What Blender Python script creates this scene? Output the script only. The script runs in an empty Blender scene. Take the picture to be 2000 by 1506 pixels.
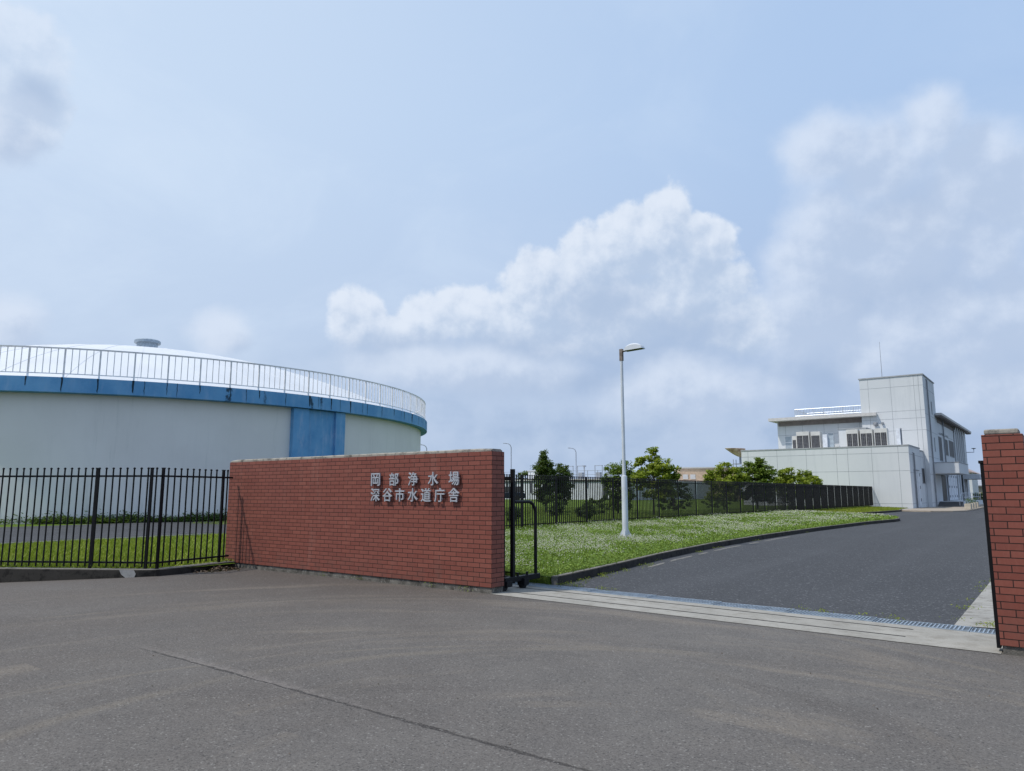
import bpy, bmesh, math, random
import numpy as np
from math import sin, cos, pi, radians as rad
random.seed(7)
SC = bpy.context.scene
COL = SC.collection

# ------------------------------------------------------------------ camera, world, sun, exposure
# site axes: x runs along the brick wall, y along the driveway, z up; metres
CAM = (7.026, -8.814, 1.5)
cd = bpy.data.cameras.new('camera'); cam = bpy.data.objects.new('camera', cd); COL.objects.link(cam)
cam.location = CAM
cam.rotation_euler = (rad(90 + 8.383), 0, rad(37.0))
cd.sensor_width = 36.0; cd.lens = 36.0 * 1425 / 2000; cd.clip_start = 0.1; cd.clip_end = 6000
SC.camera = cam

SUN_EL, SUN_OFF = 57.0, 33.0          # elevation; angle from -y towards -x
sd = bpy.data.lights.new('sun', 'SUN'); sun = bpy.data.objects.new('sun', sd); COL.objects.link(sun)
sd.energy = 3.0; sd.angle = rad(1.0); sd.color = (1.0, 0.95, 0.87)
sun.rotation_euler = (rad(90 - SUN_EL), 0, rad(-SUN_OFF))

SC.view_settings.view_transform = 'Standard'
SC.view_settings.look = 'None'
SC.view_settings.exposure = 0.0
SC.view_settings.gamma = 1.0
SC.render.engine = 'CYCLES'
SC.cycles.max_bounces = 5; SC.cycles.diffuse_bounces = 3; SC.cycles.glossy_bounces = 2
SC.cycles.transparent_max_bounces = 4; SC.cycles.transmission_bounces = 2
SC.cycles.use_denoising = True
SC.cycles.caustics_reflective = False; SC.cycles.caustics_refractive = False

# ------------------------------------------------------------------ node helpers
class T:
    def __init__(s, tree): s.t = tree
    def n(s, typ, ins=None, out=0, **pr):
        nd = s.t.nodes.new(typ)
        for k, v in pr.items(): setattr(nd, k, v)
        for k, v in (ins or {}).items():
            sock = nd.inputs[k]
            if isinstance(v, bpy.types.NodeSocket): s.t.links.new(v, sock)
            else: sock.default_value = v
        return nd.outputs[out] if out is not None else nd
    def m(s, op, a, b=0.0, c=0.0, clamp=False):
        return s.n('ShaderNodeMath', {0: a, 1: b, 2: c}, operation=op, use_clamp=clamp)
    def v(s, op, a, b=(0, 0, 0), out=0):
        return s.n('ShaderNodeVectorMath', {0: a, 1: b}, out=out, operation=op)
    def noise(s, vec, scale, detail=4, rough=0.55, dist=0.0):
        return s.n('ShaderNodeTexNoise', {'Vector': vec, 'Scale': scale, 'Detail': detail, 'Roughness': rough, 'Distortion': dist})
    def vor(s, vec, scale, out='Color', feature='F1'):
        return s.n('ShaderNodeTexVoronoi', {'Vector': vec, 'Scale': scale}, out=out, feature=feature)
    def mr(s, x, a, b, c=0.0, d=1.0, smooth=True):
        return s.n('ShaderNodeMapRange', {'Value': x, 'From Min': a, 'From Max': b, 'To Min': c, 'To Max': d},
                   interpolation_type='SMOOTHSTEP' if smooth else 'LINEAR')
    def mix(s, f, a, b, mode='MIX'):
        nd = s.t.nodes.new('ShaderNodeMix'); nd.data_type = 'RGBA'; nd.blend_type = mode
        for i, v in ((0, f), (6, a), (7, b)):
            if isinstance(v, bpy.types.NodeSocket): s.t.links.new(v, nd.inputs[i])
            elif i == 0: nd.inputs[0].default_value = v
            else: nd.inputs[i].default_value = tuple(v) + ((1.0,) if len(v) == 3 else ())
        return nd.outputs[2]
    def scale(s, vec, xyz): return s.v('MULTIPLY', vec, xyz)
    def xyz(s, vec):
        nd = s.n('ShaderNodeSeparateXYZ', {0: vec}, out=None); return nd.outputs
    def comb(s, x, y, z): return s.n('ShaderNodeCombineXYZ', {0: x, 1: y, 2: z})
    def pos(s): return s.n('ShaderNodeNewGeometry', out='Position')
    def uv(s): return s.n('ShaderNodeTexCoord', out='UV')

MATS = {}
def mat(name, fn):
    m = bpy.data.materials.new(name); m.use_nodes = True
    m.node_tree.nodes.clear(); t = T(m.node_tree)
    sh = fn(t)
    o = m.node_tree.nodes.new('ShaderNodeOutputMaterial'); m.node_tree.links.new(sh, o.inputs[0])
    MATS[name] = m; return m
def pbsdf(t, col, rough=0.8, metal=0.0, spec=0.3, bump=None, bs=0.3, bd=0.01, **kw):
    ins = {'Base Color': col if isinstance(col, bpy.types.NodeSocket) else tuple(col) + (1.0,), 'Roughness': rough,
           'Metallic': metal, 'Specular IOR Level': spec}
    ins.update(kw)
    if bump is not None:
        ins['Normal'] = t.n('ShaderNodeBump', {'Height': bump, 'Strength': bs, 'Distance': bd})
    return t.n('ShaderNodeBsdfPrincipled', ins)
def simple(name, col, rough=0.6, metal=0.0, spec=0.3, var=0.12, sc=3.0, dirt=None):
    def fn(t):
        p = t.pos(); nz = t.noise(p, sc, 5)
        c = t.mix(t.mr(nz, .3, .7), [x * (1 - var) for x in col], [x * (1 + var) for x in col])
        if dirt:
            c = t.mix(t.m('MULTIPLY', t.mr(t.noise(t.scale(p, (1, 1, .25)), sc * 2, 6, .65), .52, .75), dirt[1]), c, dirt[0])
        return pbsdf(t, c, rough, metal, spec)
    return mat(name, fn)

# ------------------------------------------------------------------ sky
W = bpy.data.worlds.new('World'); SC.world = W; W.use_nodes = True
wt = T(W.node_tree); W.node_tree.nodes.clear()
# clouds by direction: (azimuth from the view axis, elevation, half widths) in degrees
CRISP = [(-12.2, 13.3, 2.7, 2.6), (-9.4, 12.4, 2.8, 2.0), (-7.0, 13.2, 3.2, 2.4), (-3.7, 14.0, 3.2, 2.5), (-0.4, 13.3, 3.3, 2.8), (2.7, 15.7, 3.5, 3.7), (6.2, 17.4, 3.5, 3.8), (9.7, 19.4, 3.5, 3.2), (12.6, 20.3, 2.6, 3.1), (15.1, 18.6, 3.1, 2.6), (8.2, 14.0, 6.8, 4.3), (13.8, 14.9, 5.1, 4.2), (17.2, 12.4, 3.4, 2.7), (3.3, 12.1, 9.3, 2.4), (-36.4, 27.3, 3.4, 3.5), (-35.2, 24.6, 2.6, 2.7)]
SOFT = [(-22.1, 11.8, 1.9, 1.5), (-35.4, 11.1, 1.9, 1.7), (24.8, 23.9, 3.0, 2.5), (28.4, 22.2, 3.6, 3.0), (31.4, 24.3, 1.9, 2.2), (33.7, 21.1, 3.2, 2.9), (24.5, 19.4, 3.1, 2.8), (23.2, 16.3, 3.2, 2.9), (29.0, 17.3, 4.8, 4.1), (33.9, 15.8, 2.6, 2.3), (32.9, 10.9, 4.6, 3.0), (27.6, 10.1, 3.2, 2.5), (21.9, 12.8, 3.9, 3.0), (35.9, 19.0, 1.9, 3.5), (13.9, 7.5, 6.1, 2.3), (-4.1, 9.7, 8.1, 1.8), (-36.3, 23.1, 2.2, 2.1), (35.5, 11.9, 2.7, 3.3), (34.0, 6.7, 4.5, 2.0)]
DARK = [(10.1, 10.7, 9.0, 2.2), (0.0, 10.9, 8.1, 1.8), (-8.1, 10.8, 6.0, 1.6), (7.4, 14.4, 4.5, 2.4), (28.4, 13.5, 6.1, 2.5), (30.4, 18.5, 4.7, 2.4), (24.5, 8.9, 6.7, 1.6), (13.3, 12.2, 5.8, 2.3), (-35.0, 25.3, 1.7, 1.5), (-36.5, 22.4, 1.4, 1.4), (4.1, 8.9, 13.9, 1.4), (32.5, 6.8, 4.3, 1.7), (-21.8, 11.1, 1.8, 0.7)]
def build_sky():
    t = wt
    d = t.n('ShaderNodeTexCoord', out='Generated')
    x, y, z = t.xyz(d)
    az = t.m('ADD', t.m('MULTIPLY', t.m('ARCTAN2', x, y), 180 / pi), 37.0)
    el = t.m('MULTIPLY', t.m('ARCSINE', z), 180 / pi)
    P = t.comb(az, el, 0.0)
    w1 = t.n('ShaderNodeTexNoise', {'Vector': P, 'Scale': .22, 'Detail': 6.0, 'Roughness': .58}, out='Color')
    warp = t.v('MULTIPLY', t.v('SUBTRACT', w1, (.5, .5, .5)), (2.4, 2.0, 0))
    Q = t.v('ADD', P, warp)
    def field(L, vec, soft):
        acc = None
        for a, e, ra, re in L:
            l = t.v('LENGTH', t.v('MULTIPLY', t.v('SUBTRACT', vec, (a, e, 0)), (1 / ra, 1 / re, 0)), out='Value')
            f = t.m('SUBTRACT', 1.0, l)
            acc = f if acc is None else (t.m('SMOOTH_MAX', acc, f, soft) if soft else t.m('MAXIMUM', acc, f))
        return acc
    def nz(off, sc, det=6, rough=.54):
        return t.noise(t.v('ADD', P, off), sc, det, rough)
    n0 = nz((0, 0, 0), .40, 8, .56); n1 = nz((-.5, .8, 0), .40, 8, .56)
    relief = t.m('SUBTRACT', n0, n1)                       # lit side minus far side of the billows
    nb = t.m('MULTIPLY', t.m('SUBTRACT', n0, .5), .75)
    fc = t.m('ADD', field(CRISP, Q, 0), nb)
    # how much cloud lies above and towards the sun: thick there means a grey body here
    fcu = t.m('ADD', field(CRISP, t.v('ADD', Q, (-1.0, 2.3, 0)), .4), t.m('MULTIPLY', t.m('SUBTRACT', n1, .5), .5))
    sn = t.m('MULTIPLY', t.m('SUBTRACT', nz((40, 9, 0), .22, 8, .56), .5), 1.0)
    SF = [(a_, e_, ra * 1.3, re * 1.3) for a_, e_, ra, re in SOFT]
    Qs = t.v('ADD', P, t.v('MULTIPLY', warp, (.9, .9, 0)))
    fs = t.m('ADD', field(SF, Qs, .3), sn)
    fsu = t.m('ADD', field(SF, t.v('ADD', Qs, (-1.6, 1.9, 0)), .3), t.m('MULTIPLY', sn, .6))
    dk = t.mr(field(DARK, t.v('ADD', P, t.v('MULTIPLY', warp, (.8, .8, 0))), .3), -.45, .85)
    # clear air: Nishita plus summer haze
    sky = t.n('ShaderNodeTexSky', sky_type='NISHITA', sun_disc=False, sun_elevation=rad(SUN_EL), sun_rotation=rad(180 + SUN_OFF),
              air_density=1.0, dust_density=2.5, ozone_density=1.0)
    S = 10.0                                               # Background strength is 0.1
    def c(r, g, b): return (r * S, g * S, b * S)
    f_lr = t.mr(az, -38, 40)
    f_up = t.mr(el, 4, 30)
    low = t.mix(f_lr, c(.56, .68, .875), c(.415, .535, .77))
    high = t.mix(f_lr, c(.63, .77, .965), c(.445, .615, .893))
    base = t.mix(f_up, low, high)
    base = t.mix(.9, sky, base)
    # thin high veil
    vn = t.noise(t.v('ADD', t.scale(P, (.045, .085, 0)), (3, 1, 0)), 1.0, 7, .6, .6)
    veil = t.m('MULTIPLY', t.mr(vn, .42, .72), t.mr(az, 30, -30, .12, .42))
    base = t.mix(veil, base, c(.69, .81, .965))
    # low grey bank towards the horizon
    bn = t.noise(t.scale(P, (.06, .2, 0)), 1.0, 6, .6)
    bank = t.m('MULTIPLY', t.mr(el, 13, 5), t.mr(bn, .3, .62, .15, .75))
    base = t.mix(bank, base, t.mix(t.mr(nz((7, 70, 0), .25), .35, .65), c(.37, .49, .69), c(.50, .61, .79)))
    # grey bases and far banks
    base = t.mix(t.m('MULTIPLY', dk, .62), base, c(.375, .49, .69))
    # soft clouds
    br = t.m('SUBTRACT', t.mr(fsu, -.5, 1.0, smooth=False), t.m('MULTIPLY', relief, 1.0))
    cs = t.mix(t.mr(br, .9, .1), c(.50, .605, .785), c(.70, .785, .925))
    base = t.mix(t.m('MULTIPLY', t.mr(fs, -.2, .6), .8), base, cs)
    # sharp-edged cumulus
    br = t.m('SUBTRACT', t.mr(fcu, -.75, 1.05, smooth=False), t.m('MULTIPLY', relief, 1.35))
    cc = t.mix(t.mr(br, 1.05, .0), c(.48, .595, .78), c(.745, .82, .94))
    cc = t.mix(t.m('MULTIPLY', dk, .5), cc, c(.41, .52, .715))
    edge = t.m('MULTIPLY', t.mr(fc, -.05, t.m('ADD', .2, t.m('MULTIPLY', dk, .5))),
               t.m('MULTIPLY', t.mr(az, -30, -24, .55, 1), t.mr(t.m('ADD', el, t.m('MULTIPLY', t.m('SUBTRACT', n0, .5), 5.0)), 7.5, 11.5, .3, 1)))
    base = t.mix(edge, base, cc)
    # below the horizon
    base = t.mix(t.mr(el, -.5, -4), base, c(.25, .30, .32))
    bg = t.n('ShaderNodeBackground', {'Color': base, 'Strength': 0.1})
    o = t.t.nodes.new('ShaderNodeOutputWorld'); t.t.links.new(bg, o.inputs[0])
build_sky()
W.cycles.sampling_method = 'MANUAL'; W.cycles.sample_map_resolution = 512

# ------------------------------------------------------------------ mesh helpers
class MB:
    def __init__(s): s.V = []; s.F = []; s.M = []; s.mi = 0
    def face(s, pts):
        b = len(s.V); s.V += [tuple(p) for p in pts]; s.F.append(tuple(range(b, b + len(pts)))); s.M.append(s.mi)
    def raw(s, V, F):
        b = len(s.V); s.V += [tuple(v) for v in V]
        for f in F: s.F.append(tuple(i + b for i in f)); s.M.append(s.mi)
    def box(s, x0, x1, y0, y1, z0, z1):
        V = [(x0, y0, z0), (x1, y0, z0), (x1, y1, z0), (x0, y1, z0), (x0, y0, z1), (x1, y0, z1), (x1, y1, z1), (x0, y1, z1)]
        s.raw(V, [(0, 3, 2, 1), (4, 5, 6, 7), (0, 1, 5, 4), (1, 2, 6, 5), (2, 3, 7, 6), (3, 0, 4, 7)]); return s
    def obox(s, c, ax, ay, hx, hy, z0, z1):
        # box about (c) with horizontal unit axes ax, ay
        V = []
        for z in (z0, z1):
            for sx, sy in ((-1, -1), (1, -1), (1, 1), (-1, 1)):
                V.append((c[0] + ax[0] * hx * sx + ay[0] * hy * sy, c[1] + ax[1] * hx * sx + ay[1] * hy * sy, z))
        s.raw(V, [(0, 3, 2, 1), (4, 5, 6, 7), (0, 1, 5, 4), (1, 2, 6, 5), (2, 3, 7, 6), (3, 0, 4, 7)]); return s
    def tube(s, pts, r, n=8, r1=None, cap=True):
        pts = [np.array(p, float) for p in pts]; N = len(pts); rings = []
        up = np.array((0, 0, 1.0)); a = None
        for i, p in enumerate(pts):
            d = pts[min(i + 1, N - 1)] - pts[max(i - 1, 0)]; d = d / (np.linalg.norm(d) + 1e-9)
            if a is None:
                a = np.cross(d, up)
                if np.linalg.norm(a) < 1e-3: a = np.array((1.0, 0, 0))
            a = a - d * (a @ d); a /= np.linalg.norm(a) + 1e-9; b = np.cross(d, a)
            rr = r if r1 is None else r + (r1 - r) * i / (N - 1)
            rings.append([p + rr * (a * cos(2 * pi * k / n) + b * sin(2 * pi * k / n)) for k in range(n)])
        V = [v for R in rings for v in R]; F = []
        for i in range(N - 1):
            for k in range(n):
                k2 = (k + 1) % n; F.append((i * n + k, i * n + k2, (i + 1) * n + k2, (i + 1) * n + k))
        if cap: F.append(tuple(range(n))[::-1]); F.append(tuple((N - 1) * n + k for k in range(n)))
        s.raw(V, F); return s
    def lathe(s, prof, c, a0=0, a1=2 * pi, n=48):
        full = abs(a1 - a0 - 2 * pi) < 1e-6; m = n if full else n + 1; V = []; F = []
        for i in range(m):
            a = a0 + (a1 - a0) * i / n
            for r, z in prof: V.append((c[0] + r * cos(a), c[1] + r * sin(a), c[2] + z))
        k = len(prof)
        for i in range(n):
            j = (i + 1) % m
            for q in range(k - 1): F.append((i * k + q, j * k + q, j * k + q + 1, i * k + q + 1))
        s.raw(V, F); return s
    def prism(s, poly, z0, z1):
        n = len(poly); V = [(x, y, z0) for x, y in poly] + [(x, y, z1) for x, y in poly]
        s.raw(V, [tuple(range(n))[::-1], tuple(range(n, 2 * n))] + [(i, (i + 1) % n, n + (i + 1) % n, n + i) for i in range(n)]); return s
    def build(s, name, mats, parent=None, smooth=False, bevel=0, auto=None):
        if not isinstance(mats, (list, tuple)): mats = [mats]
        off = np.array(WL(parent)) if parent is not None else np.zeros(3)
        me = bpy.data.meshes.new(name)
        V = np.array(s.V, float)
        me.from_pydata([tuple(v) for v in (V - off)], [], s.F)
        for m in mats: me.materials.append(MATS[m])
        me.polygons.foreach_set('material_index', s.M)
        # box-projected uv in metres
        uvl = me.uv_layers.new(name='UVMap'); lv = np.empty(len(me.loops), np.int32); me.loops.foreach_get('vertex_index', lv)
        nr = np.empty(len(me.polygons) * 3); me.polygons.foreach_get('normal', nr); nr = nr.reshape(-1, 3)
        tot = np.array([len(f) for f in s.F]); nl = np.repeat(nr, tot, axis=0); P = V[lv]
        hz = np.hypot(nl[:, 0], nl[:, 1]) + 1e-9; flat = np.abs(nl[:, 2]) > .75
        u = np.where(flat, P[:, 0], (-nl[:, 1] * P[:, 0] + nl[:, 0] * P[:, 1]) / hz); v = np.where(flat, P[:, 1], P[:, 2])
        uvl.data.foreach_set('uv', np.stack([u, v], 1).ravel())
        if smooth: me.polygons.foreach_set('use_smooth', [True] * len(me.polygons))
        me.update()
        o = bpy.data.objects.new(name, me); COL.objects.link(o)
        if parent is not None: o.parent = parent
        if bevel:
            b = o.modifiers.new('bevel', 'BEVEL'); b.width = bevel; b.segments = 2; b.limit_method = 'ANGLE'
        if auto:
            bm = bmesh.new(); bm.from_mesh(me); bmesh.ops.remove_doubles(bm, verts=bm.verts, dist=1e-4)
            for e in bm.edges: e.smooth = len(e.link_faces) == 2 and e.calc_face_angle(0) < rad(auto)
            for f in bm.faces: f.smooth = True
            bm.to_mesh(me); bm.free()
        return o
def WL(o):
    p = np.zeros(3)
    while o is not None: p = p + np.array(o.location); o = o.parent
    return p
def npmesh(name, V, F, m, parent=None, tint=None, smooth=False):
    off = WL(parent) if parent is not None else np.zeros(3)
    me = bpy.data.meshes.new(name); V = np.asarray(V, np.float32) - off.astype(np.float32); F = np.asarray(F, np.int32); k = F.shape[1]
    me.vertices.add(len(V)); me.vertices.foreach_set('co', V.ravel())
    me.loops.add(F.size); me.loops.foreach_set('vertex_index', F.ravel())
    me.polygons.add(len(F)); me.polygons.foreach_set('loop_start', np.arange(0, F.size, k, dtype=np.int32))
    me.materials.append(MATS[m])
    if tint is not None:
        a = me.attributes.new('tint', 'FLOAT', 'POINT'); a.data.foreach_set('value', np.asarray(tint, np.float32))
    me.update(calc_edges=True); me.validate()
    if smooth: me.polygons.foreach_set('use_smooth', [True] * len(me.polygons))
    o = bpy.data.objects.new(name, me); COL.objects.link(o)
    if parent is not None: o.parent = parent
    return o
def thing(name, label, cat, loc=(0, 0, 0), group=None):
    o = bpy.data.objects.new(name, None); COL.objects.link(o); o.location = loc; o.empty_display_size = .3
    return tag(o, label, cat, group)
def tag(o, label, cat, group=None, kind=None):
    o['label'] = label; o['category'] = cat
    if group: o['group'] = group
    if kind: o['kind'] = kind
    return o
def struct(o, label, cat): return tag(o, label, cat, None, 'structure')
def copy_tree(o, parent=None):
    c = o.copy(); COL.objects.link(c)
    if parent is not None: c.parent = parent
    for ch in list(o.children): copy_tree(ch, c)
    return c
def clip(x, a, b): return max(a, min(b, x))
def gh(x, y):
    "height of the forecourt and the driveway mouth"
    return -.009 * clip(x, 0, 9) * clip((14 - y) / 12, 0, 1) - .055 * clip(-6.4 - x, 0, 4)
def fz(x, y):
    "height of the grass field behind the fences"
    return .1 + .2 * clip((y - 5) / 5, 0, 1) * clip((x + 16) / 4, 0, 1) + .022 * clip(-12 - x, 0, 25) * clip((y - 22) / 8, 0, 1)
def kx(y):
    "lawn-side kerb line of the driveway"
    return float(np.interp(y, [1.5, 3.8, 7, 11, 16, 22, 30, 34.4], [.22, -.04, -.5, -.87, -1.06, -1.04, -.76, -.3]))
def sheet(xs, ys, f):
    m = MB(); nx, ny = len(xs), len(ys)
    V = [(x, y, f(x, y)) for y in ys for x in xs]
    F = [(j * nx + i, j * nx + i + 1, (j + 1) * nx + i + 1, (j + 1) * nx + i) for j in range(ny - 1) for i in range(nx - 1)]
    m.raw(V, F); return m

# ------------------------------------------------------------------ materials
def stones(t, p, sc, lo, hi, amt):
    "random per-stone brightness"
    c = t.vor(p, sc); return t.mr(t.xyz(c)[0], lo, hi, 0, amt)
def m_forecourt(t):
    p = t.pos(); x, y, z = t.xyz(p)
    big = t.noise(p, .35, 5, .6); mid = t.noise(p, 2.2, 6, .65)
    c = t.mix(t.mr(big, .3, .7), (.115, .103, .094), (.150, .138, .126))
    c = t.mix(t.mr(mid, .35, .7, 0, .5), c, (.086, .080, .077))
    warm = t.m('MULTIPLY', t.mr(x, 5.5, -3), t.mr(t.noise(p, .5, 6, .62), .3, .62, .3, 1))
    c = t.mix(t.m('MULTIPLY', warm, .55), c, (.108, .086, .071))
    # mottled dark brown tint, stronger towards the wall and its left end
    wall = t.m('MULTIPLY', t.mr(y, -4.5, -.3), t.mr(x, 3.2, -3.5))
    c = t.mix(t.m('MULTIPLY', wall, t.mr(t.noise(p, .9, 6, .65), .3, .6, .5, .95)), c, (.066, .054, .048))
    # dusty tyre arcs of cars turning in at the gate
    def arcs(cx, cy, seed, fr, r0, r1, th):
        dx = t.m('SUBTRACT', x, cx); dy = t.m('SUBTRACT', y, cy)
        r = t.m('SQRT', t.m('ADD', t.m('MULTIPLY', dx, dx), t.m('MULTIPLY', dy, dy)))
        a = t.m('ARCTAN2', dy, dx)
        r = t.m('ADD', r, t.m('MULTIPLY', t.m('SUBTRACT', t.noise(p, .5, 2), .5), .5))
        q = t.comb(t.m('MULTIPLY', r, fr), t.m('MULTIPLY', a, .55), seed)
        s = t.mr(t.noise(q, 1.0, 5, .62), th, th + .16)
        brk = t.mr(t.noise(t.comb(t.m('MULTIPLY', r, .8), t.m('MULTIPLY', a, 2.2), seed + 5), 1.0, 3), .38, .62)
        return t.m('MULTIPLY', t.m('MULTIPLY', s, brk), t.m('MULTIPLY', t.mr(r, r0, r0 + .8), t.mr(r, r1, r1 - 1)))
    a1 = arcs(3.0, -6.0, 1.3, 2.0, 2.6, 8.5, .48)
    a2 = arcs(5.3, -5.7, 7.7, 2.8, 1.4, 5.8, .49)
    dust = t.m('MULTIPLY', t.m('MAXIMUM', a1, a2), t.mr(t.noise(p, 26, 4, .7), .25, .7, .35, 1))
    c = t.mix(t.m('MULTIPLY', dust, .6), c, (.265, .22, .168))
    a3 = arcs(4.2, -6.4, 15.1, 1.6, 1.2, 8.0, .5)
    c = t.mix(t.m('MULTIPLY', a3, .45), c, (.070, .060, .054))
    # two clear single tracks
    def ring(cx, cy, rad_, w):
        dx = t.m('SUBTRACT', x, cx); dy = t.m('SUBTRACT', y, cy)
        r = t.m('SQRT', t.m('ADD', t.m('MULTIPLY', dx, dx), t.m('MULTIPLY', dy, dy)))
        return t.mr(t.m('ABSOLUTE', t.m('SUBTRACT', t.m('ADD', r, t.m('MULTIPLY', t.m('SUBTRACT', t.noise(p, 1.2, 4), .5), .12)), rad_)), w, 0)
    tr = t.m('MAXIMUM', ring(3.0, -6.0, 6.12, .09), t.m('MAXIMUM', ring(5.25, -5.6, 3.9, .13), ring(5.6, -6.6, 5.05, .06)))
    tr = t.m('MULTIPLY', tr, t.mr(t.noise(p, .7, 4, .6), .36, .58))
    c = t.mix(t.m('MULTIPLY', tr, .45), c, (.22, .185, .14))
    # old seam with ravelled edges, open where it has cracked
    wob = t.m('MULTIPLY', t.m('SUBTRACT', t.noise(p, 9, 6, .7), .5), .07)
    dist = t.m('ABSOLUTE', t.m('ADD', t.m('SUBTRACT', y, -5.07), wob))
    wid = t.m('MULTIPLY', t.mr(t.noise(t.comb(x, 0, 3), 1.1, 4), .3, .62, .3, 1), .026)
    on = t.mr(x, -.6, .9, .12, 1)
    pale = t.m('MULTIPLY', t.mr(t.m('ADD', t.m('SUBTRACT', y, -5.02), wob), .09, 0), t.mr(t.m('ADD', y, 5.07), -.04, 0))
    pale = t.m('MULTIPLY', pale, t.m('MULTIPLY', t.mr(t.noise(p, 14, 5, .7), .35, .6), t.m('MULTIPLY', t.mr(x, 4.0, 1.5), t.mr(x, -.7, .5, .1, 1))))
    c = t.mix(t.m('MULTIPLY', pale, .55), c, (.27, .235, .215))
    crk = t.m('MULTIPLY', t.m('SUBTRACT', 1.0, t.m('DIVIDE', dist, wid), clamp=True), on)
    c = t.mix(t.mr(crk, 0, .35), c, (.020, .017, .016))
    # aggregate
    v = t.vor(p, 105); vr = t.xyz(v)[0]
    c = t.mix(.38, c, t.mix(vr, (.058, .051, .046), (.205, .188, .17)))
    c = t.mix(t.m('MULTIPLY', t.m('GREATER_THAN', t.xyz(t.vor(p, 85))[1], .97), .5), c, (.28, .265, .245))
    c = t.mix(t.m('MULTIPLY', t.m('GREATER_THAN', t.xyz(t.vor(p, 90))[2], .94), .5), c, (.035, .034, .034))
    h = t.m('SUBTRACT', t.vor(p, 105, out='Distance'), t.m('MULTIPLY', t.mr(crk, 0, .3), 3))
    return pbsdf(t, c, .88, spec=.25, bump=h, bs=.35, bd=.005)
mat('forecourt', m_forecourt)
def m_driveway(t):
    p = t.pos(); x, y, z = t.xyz(p)
    c = t.mix(t.mr(t.noise(p, .25, 5, .6), .3, .7), (.044, .045, .049), (.060, .061, .066))
    v = t.vor(p, 62); vr = t.xyz(v)[0]
    c = t.mix(.6, c, t.mix(vr, (.025, .0255, .027), (.092, .093, .098)))
    c = t.mix(t.m('MULTIPLY', t.m('GREATER_THAN', t.xyz(t.vor(p, 40))[1], .965), .6), c, (.20, .203, .21))
    # wheel-polished lanes and old patches
    ln = t.mr(t.noise(t.scale(p, (.9, .03, 0)), 1.0, 4), .45, .7)
    c = t.mix(t.m('MULTIPLY', ln, .3), c, (.098, .10, .106))
    pt = t.mr(t.noise(t.scale(p, (.12, .4, 0)), 1.0, 5, .6), .55, .62)
    c = t.mix(t.m('MULTIPLY', pt, t.mr(y, 30, 45, 0, .45)), c, (.042, .044, .052))
    return pbsdf(t, c, .85, spec=.3, bump=t.vor(p, 62, out='Distance'), bs=.6, bd=.008)
mat('driveway', m_driveway)
def m_concrete(base, dark, stain, bump=.3, streak=1.0):
    def fn(t):
        p = t.pos()
        c = t.mix(t.mr(t.noise(p, 1.1, 6, .65), .3, .7), base, [b * .78 for b in base])
        c = t.mix(t.m('MULTIPLY', t.mr(t.noise(t.scale(p, (1, 1, streak)), 5, 8, .72), .46, .66), stain), c, dark)
        c = t.mix(t.mr(t.xyz(t.vor(p, 130))[0], .6, 1, 0, .35), c, [b * .55 for b in base])
        return pbsdf(t, c, .9, spec=.2, bump=t.noise(p, 90, 4, .7), bs=bump, bd=.006)
    return fn
mat('concrete_slab', m_concrete((.37, .35, .312), (.20, .18, .15), .55))
mat('concrete_kerb', m_concrete((.17, .158, .14), (.035, .032, .028), .9))
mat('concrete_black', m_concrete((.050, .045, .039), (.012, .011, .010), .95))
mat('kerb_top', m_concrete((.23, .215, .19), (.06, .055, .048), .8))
mat('concrete_pale', m_concrete((.42, .41, .39), (.16, .15, .14), .5))
mat('concrete_cap', m_concrete((.40, .37, .32), (.06, .055, .05), .85, .6))
mat('pavement', m_concrete((.40, .34, .275), (.24, .2, .16), .5))
mat('gutter', m_concrete((.37, .355, .325), (.14, .125, .105), .7, .4))
def m_plinth(t):
    p = t.pos()
    c = t.mix(t.mr(t.noise(p, 6, 8, .7), .3, .65), (.22, .205, .18), (.06, .055, .048))
    c = t.mix(t.mr(t.noise(p, 24, 5, .7), .5, .7), c, (.30, .285, .255))
    return pbsdf(t, c, .95, spec=.1, bump=t.noise(p, 40, 5, .7), bs=.7, bd=.02)
mat('plinth', m_plinth)
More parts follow.
